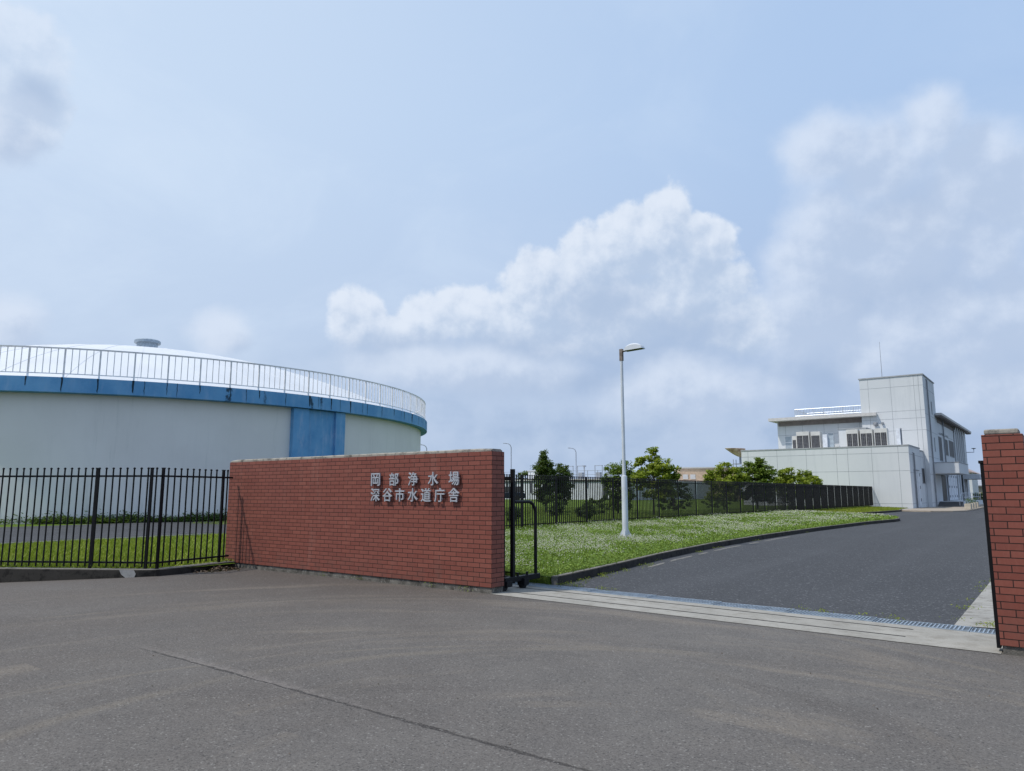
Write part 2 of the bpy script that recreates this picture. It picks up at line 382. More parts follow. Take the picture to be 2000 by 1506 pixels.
def m_brick(t):
    u = t.uv(); p = t.pos()
    uo = t.v('ADD', u, (.118, -.09, 0))
    br = t.n('ShaderNodeTexBrick', {'Vector': uo, 'Color1': (0, 0, 0, 1), 'Color2': (1, 1, 1, 1), 'Mortar': (.5, .5, .5, 1), 'Scale': 1.0, 'Mortar Size': .0048, 'Mortar Smooth': .25,
             'Bias': 0.0, 'Brick Width': .2372, 'Row Height': .0707}, out=None, offset=.5, squash=1.0)
    rnd = t.xyz(br.outputs[0])[0]; fac = br.outputs[1]
    c = t.mix(rnd, (.192, .055, .038), (.246, .077, .053))
    c = t.mix(t.mr(t.noise(p, 1.0, 5, .6), .35, .7, 0, .45), c, (.20, .063, .047))
    c = t.mix(t.mr(t.noise(t.scale(p, (1, 1, .35)), 26, 6, .7), .45, .75, 0, .3), c, (.31, .12, .09))
    wash = t.m('MULTIPLY', t.mr(t.noise(t.scale(p, (2.2, 2.2, .3)), 1.0, 7, .7), .56, .72), .22)
    c = t.mix(wash, c, (.34, .20, .165))
    streak = t.m('MULTIPLY', t.mr(t.noise(t.scale(p, (3.5, 3.5, .12)), 1.0, 8, .72), .5, .74), t.mr(t.xyz(p)[2], .3, 2.1, .2, 1))
    c = t.mix(t.m('MULTIPLY', streak, .30), c, (.11, .045, .036))
    base_ = t.m('MULTIPLY', t.mr(t.xyz(p)[2], .55, .1), t.mr(t.noise(p, 5, 6, .7), .4, .65))
    c = t.mix(t.m('MULTIPLY', base_, .35), c, (.12, .075, .06))
    c = t.mix(fac, c, (.030, .018, .016))
    rg = t.n('ShaderNodeMapRange', {'Value': fac, 'To Min': .55, 'To Max': .95})
    h = t.m('SUBTRACT', t.m('MULTIPLY', t.noise(p, 130, 3), .25), fac)
    return pbsdf(t, c, rg, spec=.3, bump=h, bs=.8, bd=.006)
mat('brick', m_brick)
simple('black_metal', (.0065, .0065, .008), .5, 0, .22, .2, 4)
simple('galvanised', (.36, .42, .48), .42, .55, .5, .2, 8)
simple('grate_gap', (.035, .037, .04), .9)
simple('letter_metal', (.47, .48, .51), .38, .35, .5, .05, 6)
simple('lamp_paint', (.60, .63, .68), .45, 0, .4, .06, 2, ((.34, .34, .34), .35))
simple('lamp_bracket', (.20, .165, .145), .7, 0, .3, .3, 14)
simple('dark_glass', (.05, .048, .048), .45, 0, .12, .3, 2)
simple('lamp_lens', (.05, .06, .07), .3, 0, .5)
simple('steel_bolt', (.40, .40, .42), .5, .5)
def m_panelwall(t):
    p = t.pos()
    c = t.mix(t.mr(t.noise(p, .22, 4), .3, .7), (.61, .63, .65), (.67, .685, .70))
    c = t.mix(t.m('MULTIPLY', t.mr(t.noise(t.scale(p, (1.3, 1.3, .12)), 1.0, 7, .68), .5, .74), .35), c, (.44, .47, .495))
    c = t.mix(t.mr(t.noise(p, 9, 5, .7), .35, .7, 0, .1), c, (.5, .52, .54))
    return pbsdf(t, c, .75, spec=.25)
mat('panel_wall', m_panelwall)
simple('panel_joint', (.34, .36, .38), .9)
simple('wall_cap', (.36, .37, .385), .7)
simple('soffit', (.42, .40, .38), .85, var=.1)
simple('frieze', (.20, .175, .165), .85)
simple('roof_edge', (.56, .54, .52), .75, var=.08)
simple('white_frame', (.70, .71, .72), .5)
simple('white_door', (.66, .68, .72), .5)
simple('grille', (.045, .043, .046), .6, 0, .3, .3, 5)
simple('unit_casing', (.55, .54, .51), .55, 0, .3, .08, 2)
simple('chrome_rail', (.60, .63, .67), .35, .5, .5, .04)
simple('pipe_grey', (.25, .26, .28), .6)
simple('dark_tile', (.13, .13, .135), .7)
def m_tankwall(t):
    p = t.pos(); x, y, z = t.xyz(p)
    c = t.mix(t.mr(t.noise(p, .35, 5, .6), .3, .7), (.75, .725, .69), (.80, .775, .74))
    st = t.m('MULTIPLY', t.mr(t.noise(t.scale(p, (1.6, 1.6, .22)), 1.0, 8, .7), .5, .7), t.mr(z, 3.0, .1, .1, .9))
    c = t.mix(t.m('MULTIPLY', st, .6), c, (.40, .41, .40))
    c = t.mix(t.m('MULTIPLY', t.mr(t.noise(t.scale(p, (2.5, 2.5, .12)), 1.0, 6, .7), .56, .75), .25), c, (.36, .39, .36))
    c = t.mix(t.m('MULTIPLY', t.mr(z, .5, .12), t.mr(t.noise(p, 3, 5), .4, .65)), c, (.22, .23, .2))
    return pbsdf(t, c, .85, spec=.2, bump=t.noise(p, 4, 4), bs=.2, bd=.02)
mat('tank_wall', m_tankwall)
def m_blue(t):
    p = t.pos(); x, y, z = t.xyz(p)
    a = t.m('MULTIPLY', t.m('ARCTAN2', t.m('SUBTRACT', y, 17.5), t.m('SUBTRACT', x, -46.9)), 20.8)
    q = t.comb(a, 0, t.m('MULTIPLY', z, .22))
    c = t.mix(t.mr(t.noise(t.comb(a, 0, z), .9, 6, .65), .3, .7), (.10, .30, .55), (.165, .39, .64))
    fade = t.mr(t.noise(q, 2.6, 8, .72), .48, .72)
    c = t.mix(t.m('MULTIPLY', fade, t.mr(z, 6.1, 6.15, .85, .4)), c, (.33, .47, .66))
    drip = t.mr(t.noise(t.comb(t.m('ADD', a, t.m('MULTIPLY', t.m('SUBTRACT', t.noise(p, 2, 4), .5), .5)), 4, t.m('MULTIPLY', z, .05)), 1.55, 2, .5), .66, .71)
    drip = t.m('MULTIPLY', drip, t.mr(t.noise(t.comb(a, 9, z), 3.0, 5, .7), .38, .55))
    c = t.mix(t.m('MULTIPLY', drip, t.m('MULTIPLY', t.mr(z, 6.0, 6.2), .9)), c, (.018, .040, .062))
    return pbsdf(t, c, .7, spec=.3, bump=t.noise(p, 14, 5, .6), bs=.15, bd=.01)
mat('tank_blue', m_blue)
simple('tank_stain', (.020, .042, .062), .9, var=.4, sc=6)
def m_dome(t):
    p = t.pos()
    c = t.mix(t.mr(t.noise(p, .3, 5), .3, .7), (.63, .65, .68), (.68, .70, .725))
    return pbsdf(t, c, .6, spec=.3)
mat('dome_white', m_dome)
simple('rail_grey', (.80, .77, .76), .6, .1, .3, .15, 3)
def m_rust(t):
    p = t.pos(); z = t.xyz(p)[2]
    c = t.mix(t.mr(t.noise(p, 2.2, 7, .7), .35, .65), (.82, .62, .50), (.42, .26, .19))
    return pbsdf(t, c, .55, metal=.2, spec=.4)
mat('rusty_dish', m_rust)
def m_ground(cols, sc=1.5, big=.3):
    def fn(t):
        p = t.pos()
        c = t.mix(t.mr(t.noise(p, big, 6, .65), .32, .68), cols[0], cols[1])
        c = t.mix(t.mr(t.noise(p, sc * 12, 6, .75), .38, .66), c, cols[2])
        return pbsdf(t, c, 1.0, spec=.05, bump=t.noise(p, 25, 5, .7), bs=.8, bd=.05)
    return fn
mat('terrain', m_ground([(.09, .11, .05), (.13, .13, .08), (.07, .09, .04)], .1, .02))
mat('lawn_soil', m_ground([(.085, .130, .022), (.115, .160, .032), (.05, .08, .015)]))
mat('field_grass', m_ground([(.12, .185, .028), (.165, .225, .040), (.07, .12, .02)]))
mat('yard_grass', m_ground([(.115, .175, .018), (.165, .210, .026), (.055, .095, .014)]))
mat('moss_lawn', m_ground([(.115, .105, .030), (.145, .125, .045), (.080, .090, .020)], 1, .5))
simple('white_line', (.185, .175, .158), .9, var=.4, sc=14)
def m_leaf(c0, c1, trans=.35):
    def fn(t):
        a = t.n('ShaderNodeAttribute', out='Fac', attribute_name='tint')
        c = t.mix(a, c0, c1)
        d = pbsdf(t, c, .55, spec=.3)
        tr = t.n('ShaderNodeBsdfTranslucent', {'Color': t.mix(.5, c, (.22, .30, .03))})
        return t.n('ShaderNodeMixShader', {0: trans, 1: d, 2: tr})
    return fn
mat('clover_leaf', m_leaf((.12, .205, .026), (.27, .375, .055), .25))
mat('grass_blade', m_leaf((.15, .215, .016), (.32, .365, .034), .3))
mat('field_blade', m_leaf((.115, .185, .025), (.24, .30, .055), .3))
mat('clover_flower', m_leaf((.46, .46, .30), (.78, .78, .66), .2))
mat('leaf_light', m_leaf((.17, .235, .022), (.39, .44, .05)))
mat('leaf_mid', m_leaf((.080, .145, .018), (.21, .285, .036)))
mat('leaf_dark', m_leaf((.034, .070, .018), (.10, .150, .032)))
mat('leaf_weed', m_leaf((.030, .070, .014), (.085, .140, .022)))
mat('dead_leaf', m_leaf((.045, .032, .022), (.17, .115, .075), .1))
simple('bark', (.085, .07, .055), .95, var=.35, sc=12)
simple('beige_wall', (.52, .38, .27), .85)
simple('sand_wall', (.52, .46, .36), .85)
simple('slate_roof', (.34, .36, .40), .6)
simple('rose_roof', (.42, .33, .31), .7)
simple('basin_wall', (.68, .70, .74), .85, dirt=((.3, .31, .33), .6))
simple('basin_dark', (.10, .105, .12), .7)
simple('car_paint', (.012, .016, .032), .2, .2, .6)
simple('rubber', (.02, .02, .02), .9)
simple('planter_box', (.46, .41, .33), .8)
simple('far_pole', (.30, .32, .36), .7)

# ------------------------------------------------------------------ the ground
m = MB(); R_ = 3000
m.raw([(-R_, -R_, -.35), (R_, -R_, -.35), (R_, R_, -.35), (-R_, R_, -.35)], [(0, 1, 2, 3)])
struct(m.build('terrain', 'terrain'), 'flat open land reaching the horizon', 'ground')
xs = list(np.linspace(-40, -6.4, 15)) + list(np.linspace(-6, 30, 37))
m = sheet(xs, list(np.linspace(-34, 1.1, 18)), lambda x, y: gh(x, y))
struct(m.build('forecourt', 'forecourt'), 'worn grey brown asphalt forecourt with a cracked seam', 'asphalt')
xs = [-5.5, -4.5, -3, -2, -1, -.5, 0, .5] + list(np.linspace(1, 6.35, 8)); ys = [1.42, 2, 3, 4, 6, 8, 10, 12, 14, 20, 30, 45, 60, 90, 130]
m = sheet(xs, ys, lambda x, y: gh(x, y) + .004)
m.raw([(6.35, 14, .004), (16, 14, .004), (16, 130, .004), (6.35, 130, .004)], [(0, 1, 2, 3)])
struct(m.build('driveway', 'driveway'), 'dark coarse asphalt driveway behind the gate', 'road')
# concrete threshold with two gate tracks
def strip(x0, x1, y0, y1, dz, mname, nm, n=14, th=.0, ywob=None):
    m = MB(); V = []; F = []
    for i in range(n + 1):
        x = x0 + (x1 - x0) * i / n
        V += [(x, y0, gh(x, y0) + dz), (x, y1, gh(x, y1) + dz)]
    for i in range(n): F.append((2 * i, 2 * i + 2, 2 * i + 3, 2 * i + 1))
    m.raw(V, F); return m
m = MB()
for (xa, xb, ya, yb_) in ((-6.8, 6.37, -.02, .325), (-6.8, 6.37, .37, .835), (-6.8, 6.37, .88, 1.1), (5.48, 6.37, .325, .37), (5.48, 6.37, .835, .88)):
    if xa < -1 and ya < .3: xa, ya = -.0, -.02
    q = strip(xa, xb, ya, yb_, .006, '', ''); m.raw(q.V, q.F)
m.mi = 1
for ya, yb_ in ((.325, .37), (.835, .88)):
    q = strip(-6.8, 5.48, ya, yb_, -.004 + .006, '', ''); m.raw(q.V, q.F)
struct(m.build('gateway_slab', ['concrete_slab', 'grate_gap']), 'pale concrete gateway slab with two gate track grooves', 'concrete slab')
# right hand gutter strip and verge
m = MB(); 
for k in range(6):
    y0 = 1.43 + k * 2.0
    for i in range(1):
        a, b = (5.82, gh(5.82, y0) + .012), (6.32, gh(6.32, y0) + .03)
        y1 = y0 + 1.985
        m.raw([(5.82, y0, gh(5.82, y0) + .012), (6.34, y0, gh(6.34, y0) + .03), (6.34, y1, gh(6.34, y1) + .03), (5.82, y1, gh(5.82, y1) + .012)], [(0, 1, 2, 3)])
struct(m.build('gutter', 'gutter'), 'pale concrete gutter strip along the right edge of the driveway', 'gutter')
m = sheet([6.35, 8, 12, 20], [.6, 3, 6, 10, 13.9], lambda x, y: gh(x, y) + .05)
struct(m.build('verge', 'lawn_soil'), 'grass verge right of the driveway', 'grass verge')
VERGE = 1
# lawn between fence and driveway
ys = [1.43, 2.5, 3.8, 5, 7, 9, 11, 13.5, 16, 19, 22, 26, 30, 34.4, 36, 37.5, 39, 40.5, 42, 45, 47.5, 52, 58, 63, 67.5]
def lawn_edge(y):
    if y <= 34.4: return kx(y)
    return float(np.interp(y, [34.4, 36, 38, 39.5, 41, 42, 47.5, 58, 63.5, 68], [-.3, -.36, -.75, -1.5, -3.0, -4.5, -4.6, -3.9, -4.6, -4.6]))
def lz(x, y):
    e = lawn_edge(y); return .12 + .19 * clip((e - x) / 6.5, 0, 1) ** .8
m = MB(); V = []; F = []; nx = 9
for y in ys:
    e = lawn_edge(y) - .1
    for i in range(nx):
        x = -7.9 + (e + 7.9) * i / (nx - 1); V.append((x, y, lz(x, y)))
for j in range(len(ys) - 1):
    for i in range(nx - 1): F.append((j * nx + i, j * nx + i + 1, (j + 1) * nx + i + 1, (j + 1) * nx + i))
    m_i = 0
m.raw(V, F)
m.M = [0 if ys[k // (nx - 1)] < 41 else 1 for k in range(len(F))]
m.face([(-7.9, 1.43, -.1), (.1, 1.43, -.1), (.1, 1.43, .125), (-7.9, 1.43, .3)])
struct(m.build('lawn', ['lawn_soil', 'moss_lawn']), 'raised lawn between the black fence and the driveway', 'lawn')
# kerbs
def sweep(pts, w, zt, zb=-.1, side=1, two=True):
    m = MB(); N = len(pts); P = [np.array(p[:2], float) for p in pts]; L = []
    for i in range(N):
        d = P[min(i + 1, N - 1)] - P[max(i - 1, 0)]; d /= np.linalg.norm(d); L.append(np.array((-d[1], d[0])) * side)
    V = []; F = []
    for p, l in zip(P, L):
        a = p; b = p + l * w
        z = zt(p) if callable(zt) else zt
        V += [(a[0], a[1], zb), (a[0] + l[0] * .012, a[1] + l[1] * .012, z - .012), (a[0] + l[0] * .03, a[1] + l[1] * .03, z), (b[0], b[1], z), (b[0], b[1], zb)]
    for i in range(N - 1):
        for q in range(4): F.append((i * 5 + q, (i + 1) * 5 + q, (i + 1) * 5 + q + 1, i * 5 + q + 1))
    F += [(0, 1, 2, 3, 4), tuple((N - 1) * 5 + q for q in (4, 3, 2, 1, 0))]
    m.raw(V, F)
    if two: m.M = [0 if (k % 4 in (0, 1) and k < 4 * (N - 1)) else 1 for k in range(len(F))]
    return m
kp = [(kx(y), y) for y in np.linspace(1.48, 34.4, 40)] + [(lawn_edge(y), y) for y in (35.2, 36, 37, 38, 38.8, 39.5, 40.3, 41, 42, 44, 47.5, 50, 54, 58, 61)]
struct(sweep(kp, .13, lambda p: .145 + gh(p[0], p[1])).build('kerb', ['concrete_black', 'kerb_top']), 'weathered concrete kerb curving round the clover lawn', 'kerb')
for i, y0 in enumerate((5.2, 6.75, 8.4, 10.2, 12.2, 14.2, 16.6)):
    pass
m = MB(); rs = random.Random(3)
for y0, y1 in ((5.0, 6.1), (6.5, 8.1), (8.6, 9.3), (9.9, 12.3), (12.9, 14.0), (14.6, 17.5)):
    n = 6
    V = []; F = []
    for i in range(n + 1):
        y = y0 + (y1 - y0) * i / n; x = kx(y) + .30 + rs.uniform(-.008, .008); w = .05 * (1 if 0 < i < n else .5)
        V += [(x - w, y, gh(x, y) + .008), (x + w * .8, y, gh(x, y) + .008)]
    for i in range(n): F.append((2 * i, 2 * i + 1, 2 * i + 3, 2 * i + 2))
    m.raw(V, F)
struct(m.build('road_marking', 'white_line'), 'worn broken white edge line beside the kerb', 'road marking')
# office pavement
m = MB(); m.prism([(-4.43, 60.2), (-3.3, 58.6), (-1.8, 58.3), (-.4, 59.4), (.3, 61.5), (.35, 66), (.1, 80), (-.6, 100), (-1.2, 118), (-4.3, 118)], -.1, .1)
struct(m.build('pavement', 'pavement'), 'beige pavement in front of the office entrance', 'pavement')
# yard beside the tank, field, path
fw = [(-6.47, -.15), (-6.40, -1.72), (-6.62, -1.93), (-9.07, -3.46), (-25, -13.5), (-90, -13.5), (-90, 0), (-6.9, 0)]
m = MB(); m.face([(x, y, .1) for x, y in fw[::-1]])
q = sheet([-90, -70, -50, -37, -30, -24, -18, -14, -12, -10, -7.9], [0, 2, 4, 5, 6, 7, 8, 9, 10, 12, 15, 18, 21, 25, 32, 40, 55, 70, 100, 150], fz); m.mi = 1; m.raw(q.V, q.F)
m.raw([(-7.9, 0, .1), (-6.4, 0, .1), (-6.4, 1.5, .1), (-7.9, 1.5, .1)], [(0, 1, 2, 3)])
struct(m.build('grass_field', ['yard_grass', 'field_grass']), 'mown grass beyond the fences', 'grass field')
m = MB(); m.raw([(-28, -13, .114), (-16.28, -13, .114), (-16.28, 5, .114), (-28, 5, .114)], [(0, 1, 2, 3)])
q = sheet([-28, -24, -18, -16.28], [5, 6, 7, 8, 9, 10, 12, 15, 18, 21], lambda x, y: fz(x, y) + .016); m.raw(q.V, q.F)
m.mi = 1; m.box(-16.28, -16.2, -13, 5, 0, .15)
struct(m.build('path', ['driveway', 'concrete_pale']), 'grey asphalt path at the foot of the tank', 'path')

# ------------------------------------------------------------------ brick sign wall and gate pillar
def text_mesh(ch, w, h, thick):
    cu = bpy.data.curves.new('glyph', 'FONT'); cu.body = ch; cu.size = 1.0; cu.resolution_u = 4
    cu.extrude = .05; cu.fill_mode = 'BOTH'
    o = bpy.data.objects.new('glyph', cu); COL.objects.link(o)
    bpy.context.view_layer.update()
    me = bpy.data.meshes.new_from_object(o.evaluated_get(bpy.context.evaluated_depsgraph_get()))
    V = np.array([v.co[:] for v in me.vertices]); F = [tuple(p.vertices) for p in me.polygons]
    bpy.data.objects.remove(o); bpy.data.curves.remove(cu); bpy.data.meshes.remove(me)
    V -= V.min(0); V /= V.max(0); V *= (w - .007, h - .007, thick)
    # embolden: overlapping copies shifted round a small circle, each a hair deeper
    out = []; G = []
    for k in range(9):
        a = 2 * pi * k / 8; r = 0 if k == 8 else .0028
        G += [tuple(i + len(V) * k for i in f) for f in F]; out.append(V * (1, 1, 1 + .012 * k) + (.0035 + r * cos(a), .0035 + r * sin(a), 0))
    return np.concatenate(out), G
wall = thing('brick_wall', 'long red brick tiled sign wall with raised metal characters beside the gateway', 'brick wall', (-7.1, 0, 0))
m = MB(); m.box(-7.1, 0, 0, .31, .09, 2.14); m.build('wall_body', 'brick', wall, bevel=.004)
m = MB(); m.box(-7.07, -.012, .018, .295, -.15, .09); m.build('plinth', 'plinth', wall)
m = MB(); n = 30
V = []; F = []; rs = random.Random(5)
for i in range(n + 1):
    x = -7.09 + 7.06 * i / n; e = .03 if i in (0, n) else 0; j = rs.uniform(-.003, .003)
    V += [(x, .012 + j * .5, 2.14), (x, .012 + j * .5, 2.172 - e * .5), (x, .03 + e, 2.19 - e * .4 + j), (x, .28 - e, 2.19 - e * .4 + j), (x, .298, 2.172 - e * .5), (x, .298, 2.14)]
for i in range(n):
    for q in range(5): F.append((i * 6 + q, (i + 1) * 6 + q, (i + 1) * 6 + q + 1, i * 6 + q + 1))
F += [(0, 1, 2, 3, 4, 5), tuple(n * 6 + q for q in (5, 4, 3, 2, 1, 0))]
m.raw(V, F); m.build('coping', 'concrete_cap', wall)
def put_letter(ch, x0, z0):
    V, F = text_mesh(ch, .222, .222, .024)
    m = MB(); m.raw([(x0 + a, -.028 - c_, z0 + b) for a, b, c_ in V], F)
    for dx, dz in ((.06, .17), (.16, .05)): m.tube([(x0 + dx, -.03, z0 + dz), (x0 + dx, .004, z0 + dz)], .006, 6)
    m.build('letter', 'letter_metal', wall)
for i, ch in enumerate('岡部浄水場'): put_letter(ch, -2.655 + i * .4525, 1.62)
for i, ch in enumerate('深谷市水道庁舎'): put_letter(ch, -2.655 + i * .3015, 1.358)
PZ = -.065
pil = thing('brick_pillar', 'narrow red brick tiled gate pillar with a concrete cap at the right end of the gateway', 'gate pillar', (6.37, 0, 0))
m = MB(); m.box(6.37, 6.72, 0, .36, .09 + PZ, 2.15 + PZ); m.build('pillar_body', 'brick', pil, bevel=.004)
m = MB(); m.box(6.385, 6.705, .02, .34, -.3, .09 + PZ); m.build('plinth', 'plinth', pil)
m = MB(); m.box(6.395, 6.69, .02, .33, 2.15 + PZ, 2.205 + PZ); m.build('cap', 'concrete_cap', pil, bevel=.015)
st = MB(); st.box(6.33, 6.366, .10, .25, -.02, 1.80); st.box(6.318, 6.369, .09, .26, 1.80, 1.83); st.build('gate_stop', 'black_metal', pil, bevel=.003)
# ------------------------------------------------------------------ fences
def picket_geo(m, x, y, z0, z1, w=.013, head=True):
    m.box(x - w, x + w, y - w, y + w, z0, z1)
    if head:
        m.raw([(x - w * 1.5, y - w * 1.5, z1), (x + w * 1.5, y - w * 1.5, z1), (x + w * 1.5, y + w * 1.5, z1), (x - w * 1.5, y + w * 1.5, z1),
               (x - w * 1.5, y - w * 1.5, z1 + .022), (x + w * 1.5, y - w * 1.5, z1 + .022), (x + w * 1.5, y + w * 1.5, z1 + .022), (x - w * 1.5, y + w * 1.5, z1 + .022), (x, y, z1 + .036)],
              [(3, 2, 1, 0), (0, 1, 5, 4), (1, 2, 6, 5), (2, 3, 7, 6), (3, 0, 4, 7), (4, 5, 8), (5, 6, 8), (6, 7, 8), (7, 4, 8)])
def near_fence(root, A, B, posts, zb, first, step, over=0.0):
    A = np.array(A); B = np.array(B); L = np.linalg.norm(B - A); d = (B - A) / L; nrm = np.array((-d[1], d[0]))
    for z in (zb + .11, 1.815):
        c = A + d * (L / 2 + over / 2); MB().obox((c[0], c[1]), d, nrm, L / 2 + over / 2, .017, z - .017, z + .017).build('rail', 'black_metal', root)
    for s in posts:
        p = A + d * s; q = MB().obox((p[0], p[1]), d, nrm, .022, .022, zb - .06, 1.955)
        q.obox((p[0], p[1]), d, nrm, .027, .027, 1.955, 1.972); q.build('post', 'black_metal', root)
    k = 0; s = first
    while s < L + over - .02:
        if min(abs(s - q) for q in posts) > .045:
            p = A + d * s; q = MB(); picket_geo(q, p[0] + nrm[0] * .03, p[1] + nrm[1] * .03, zb + .035, 1.945, .011); q.build('picket', 'black_metal', root)
        s += step
D1 = np.array((-.918, -.576)) / math.hypot(.918, .576)
A1 = np.array((-6.60, -1.835))
f1 = thing('picket_fence', 'black picket fence on a low kerb running off the left edge', 'fence', (-7.57, -2.45, 0), 'black picket fences')
near_fence(f1, A1, A1 + D1 * 6.2, [.07, 1.147, 3.2, 5.25], .12, .125, .138)
f2 = thing('picket_fence', 'short black picket fence closing the gap between kerb corner and brick wall', 'fence', (-6.6, -1, 0), 'black picket fences')
near_fence(f2, (-6.483, -1.80), (-6.81, -.19), [.06, 1.50], .12, .20, .144, .10)
MB().tube([(A1[0], A1[1], 1.815), (-6.50, -1.84, 1.815), (-6.483, -1.80, 1.815)], .017, 6).build('rail', 'black_metal', f2); MB().tube([(A1[0], A1[1], .23), (-6.50, -1.84, .23), (-6.483, -1.80, .23)], .017, 6).build('rail', 'black_metal', f2)
q = MB(); picket_geo(q, -6.545, -1.84, .155, 1.945, .011); q.build('picket', 'black_metal', f2)
kpts = [tuple(A1 + D1 * 12 + np.array((.115, -.175))), tuple(A1 + D1 * 6 + np.array((.115, -.175))), tuple(A1 + D1 * .1 + np.array((.115, -.175))), (-6.34, -1.84), (-6.34, -1.55), (-6.66, -.02)]
struct(sweep([(6.74, .52), (12, .52), (20, .52)], .12, .06, -.3, 1).build('verge_kerb', ['concrete_black', 'kerb_top']), 'concrete kerb along the front of the right verge', 'kerb')
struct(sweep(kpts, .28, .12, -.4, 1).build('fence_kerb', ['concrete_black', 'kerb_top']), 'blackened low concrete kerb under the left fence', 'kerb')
m = MB(); c0 = A1 + D1 * .1 + np.array((.115, -.175)); c0 = c0 + np.array((.0015, -.003))
# mortar repair on the kerb corner
m.face([(c0[0] + D1[0] * .34, c0[1] + D1[1] * .34, .118), (c0[0] + D1[0] * .30, c0[1] + D1[1] * .30, .04), (c0[0] + D1[0] * .2, c0[1] + D1[1] * .2, -.03), (c0[0] + D1[0] * .05, c0[1] + D1[1] * .05, -.03), (c0[0] + D1[0] * .02, c0[1] + D1[1] * .02, .05), (c0[0] + D1[0] * .06, c0[1] + D1[1] * .06, .118)])
struct(m.build('kerb_repair', 'concrete_pale'), 'pale mortar repair patch on the kerb corner', 'kerb')
f3 = thing('picket_fence', 'long black picket fence running from the gate back to the white office', 'fence', (-7.8, 11.45, .28), 'black picket fences')
PY = [11.45 + 2.093 * k for k in range(-1, 28)]
for i, y in enumerate(PY[:-1]):
    y1 = PY[i + 1]; q = MB(); q.box(-7.8 - .016, -7.8 + .016, y + .03, y1 - .03, .42, .452); q.box(-7.8 - .016, -7.8 + .016, y + .03, y1 - .03, 1.955, 1.987)
    for k in range(1, 16): picket_geo(q, -7.765, y + 2.093 * k / 16, .33, 2.09, .0145)
    q.build('picket_panel', 'black_metal', f3)
for y in PY: MB().box(-7.831, -7.769, y - .031, y + .031, .2, 2.12).build('post', 'black_metal', f3)
# ------------------------------------------------------------------ sliding gate parked behind the wall
gate = thing('sliding_gate', 'black sliding gate parked behind the brick wall with a hooped end frame', 'gate', (-.05, .6, 0))
q = MB(); q.box(-6.5, -.10, .575, .625, .13, .2); q.box(-6.5, -.10, .575, .625, 1.7, 1.76); q.box(-6.55, -6.47, .56, .64, .13, 1.86); q.build('gate_frame', 'black_metal', gate)
q = MB()
for k in range(50): q.box(-6.4 + k * .126 - .012, -6.4 + k * .126 + .012, .588, .612, .2, 1.7)
q.build('gate_bars', 'black_metal', gate)
MB().box(-.085, -.025, .57, .63, .1, 1.88).build('end_post', 'black_metal', gate, bevel=.004)
hp = [(-.05, .64, 1.36), (-.05, 1.02, 1.36)] + [(-.05, 1.02 + .2 * sin(a), 1.16 + .2 * cos(a)) for a in np.linspace(.2, pi / 2, 8)] + [(-.05, 1.22, .2)]
MB().tube(hp, .027, 10).build('hoop', 'black_metal', gate, auto=40)
q = MB(); q.box(-.09, -.01, .36, 1.3, .12, .2); q.box(-.09, .02, .36, .5, .06, .15); q.build('base_beam', 'black_metal', gate, bevel=.006)
for yy in (.35, .86):
    q = MB(); q.tube([(-.085, yy, .075), (-.015, yy, .075)], .075, 16); q.build('wheel', 'black_metal', gate, auto=40)
q = MB(); q.box(-.11, .03, .80, .92, .05, .16)
for yy in (.7, .95): MB().tube([(-.03, yy, .19), (-.03, yy, .255)], .019, 8).build('bolt', 'black_metal', gate)
q.build('wheel_housing', 'black_metal', gate)
# ------------------------------------------------------------------ drain gratings, laid end to end
gl = 'galvanised steel drain grating laid end to end with its neighbours across the gateway'
g0 = None; gx0, gl_ = -.98, .998
for k in range(8):
    x0 = gx0 + k * gl_; 
    if x0 > 6.3: break
    ln = min(gl_, 6.36 - x0); zz = gh(x0 + ln / 2, 1.25) + .010
    t_ = thing('drain_grate', gl, 'drain grate', (x0, 1.26, zz), 'drain gratings across the gateway')
    q = MB(); z1 = zz + .004
    q.box(x0 + .004, x0 + ln - .004, 1.10, 1.118, zz - .03, z1); q.box(x0 + .004, x0 + ln - .004, 1.402, 1.42, zz - .03, z1)
    q.box(x0 + .004, x0 + .012, 1.118, 1.402, zz - .03, z1); q.box(x0 + ln - .012, x0 + ln - .004, 1.118, 1.402, zz - .03, z1)
    q.build('grate_frame', 'galvanised', t_)
    q = MB(); nb = int(ln / .042)
    for i in range(1, nb): xx = x0 + i * .042; q.box(xx - .007, xx + .007, 1.118, 1.402, zz - .02, z1 - .001)
    for yy in (1.21, 1.31): q.box(x0 + .012, x0 + ln - .012, yy - .004, yy + .004, zz - .018, z1 - .003)
    q.build('grate_bars', 'galvanised', t_)
m = strip(-.98, 6.36, 1.10, 1.43, -.02, '', ''); struct(m.build('drain_channel', 'grate_gap'), 'dark drain channel under the gratings', 'drain')

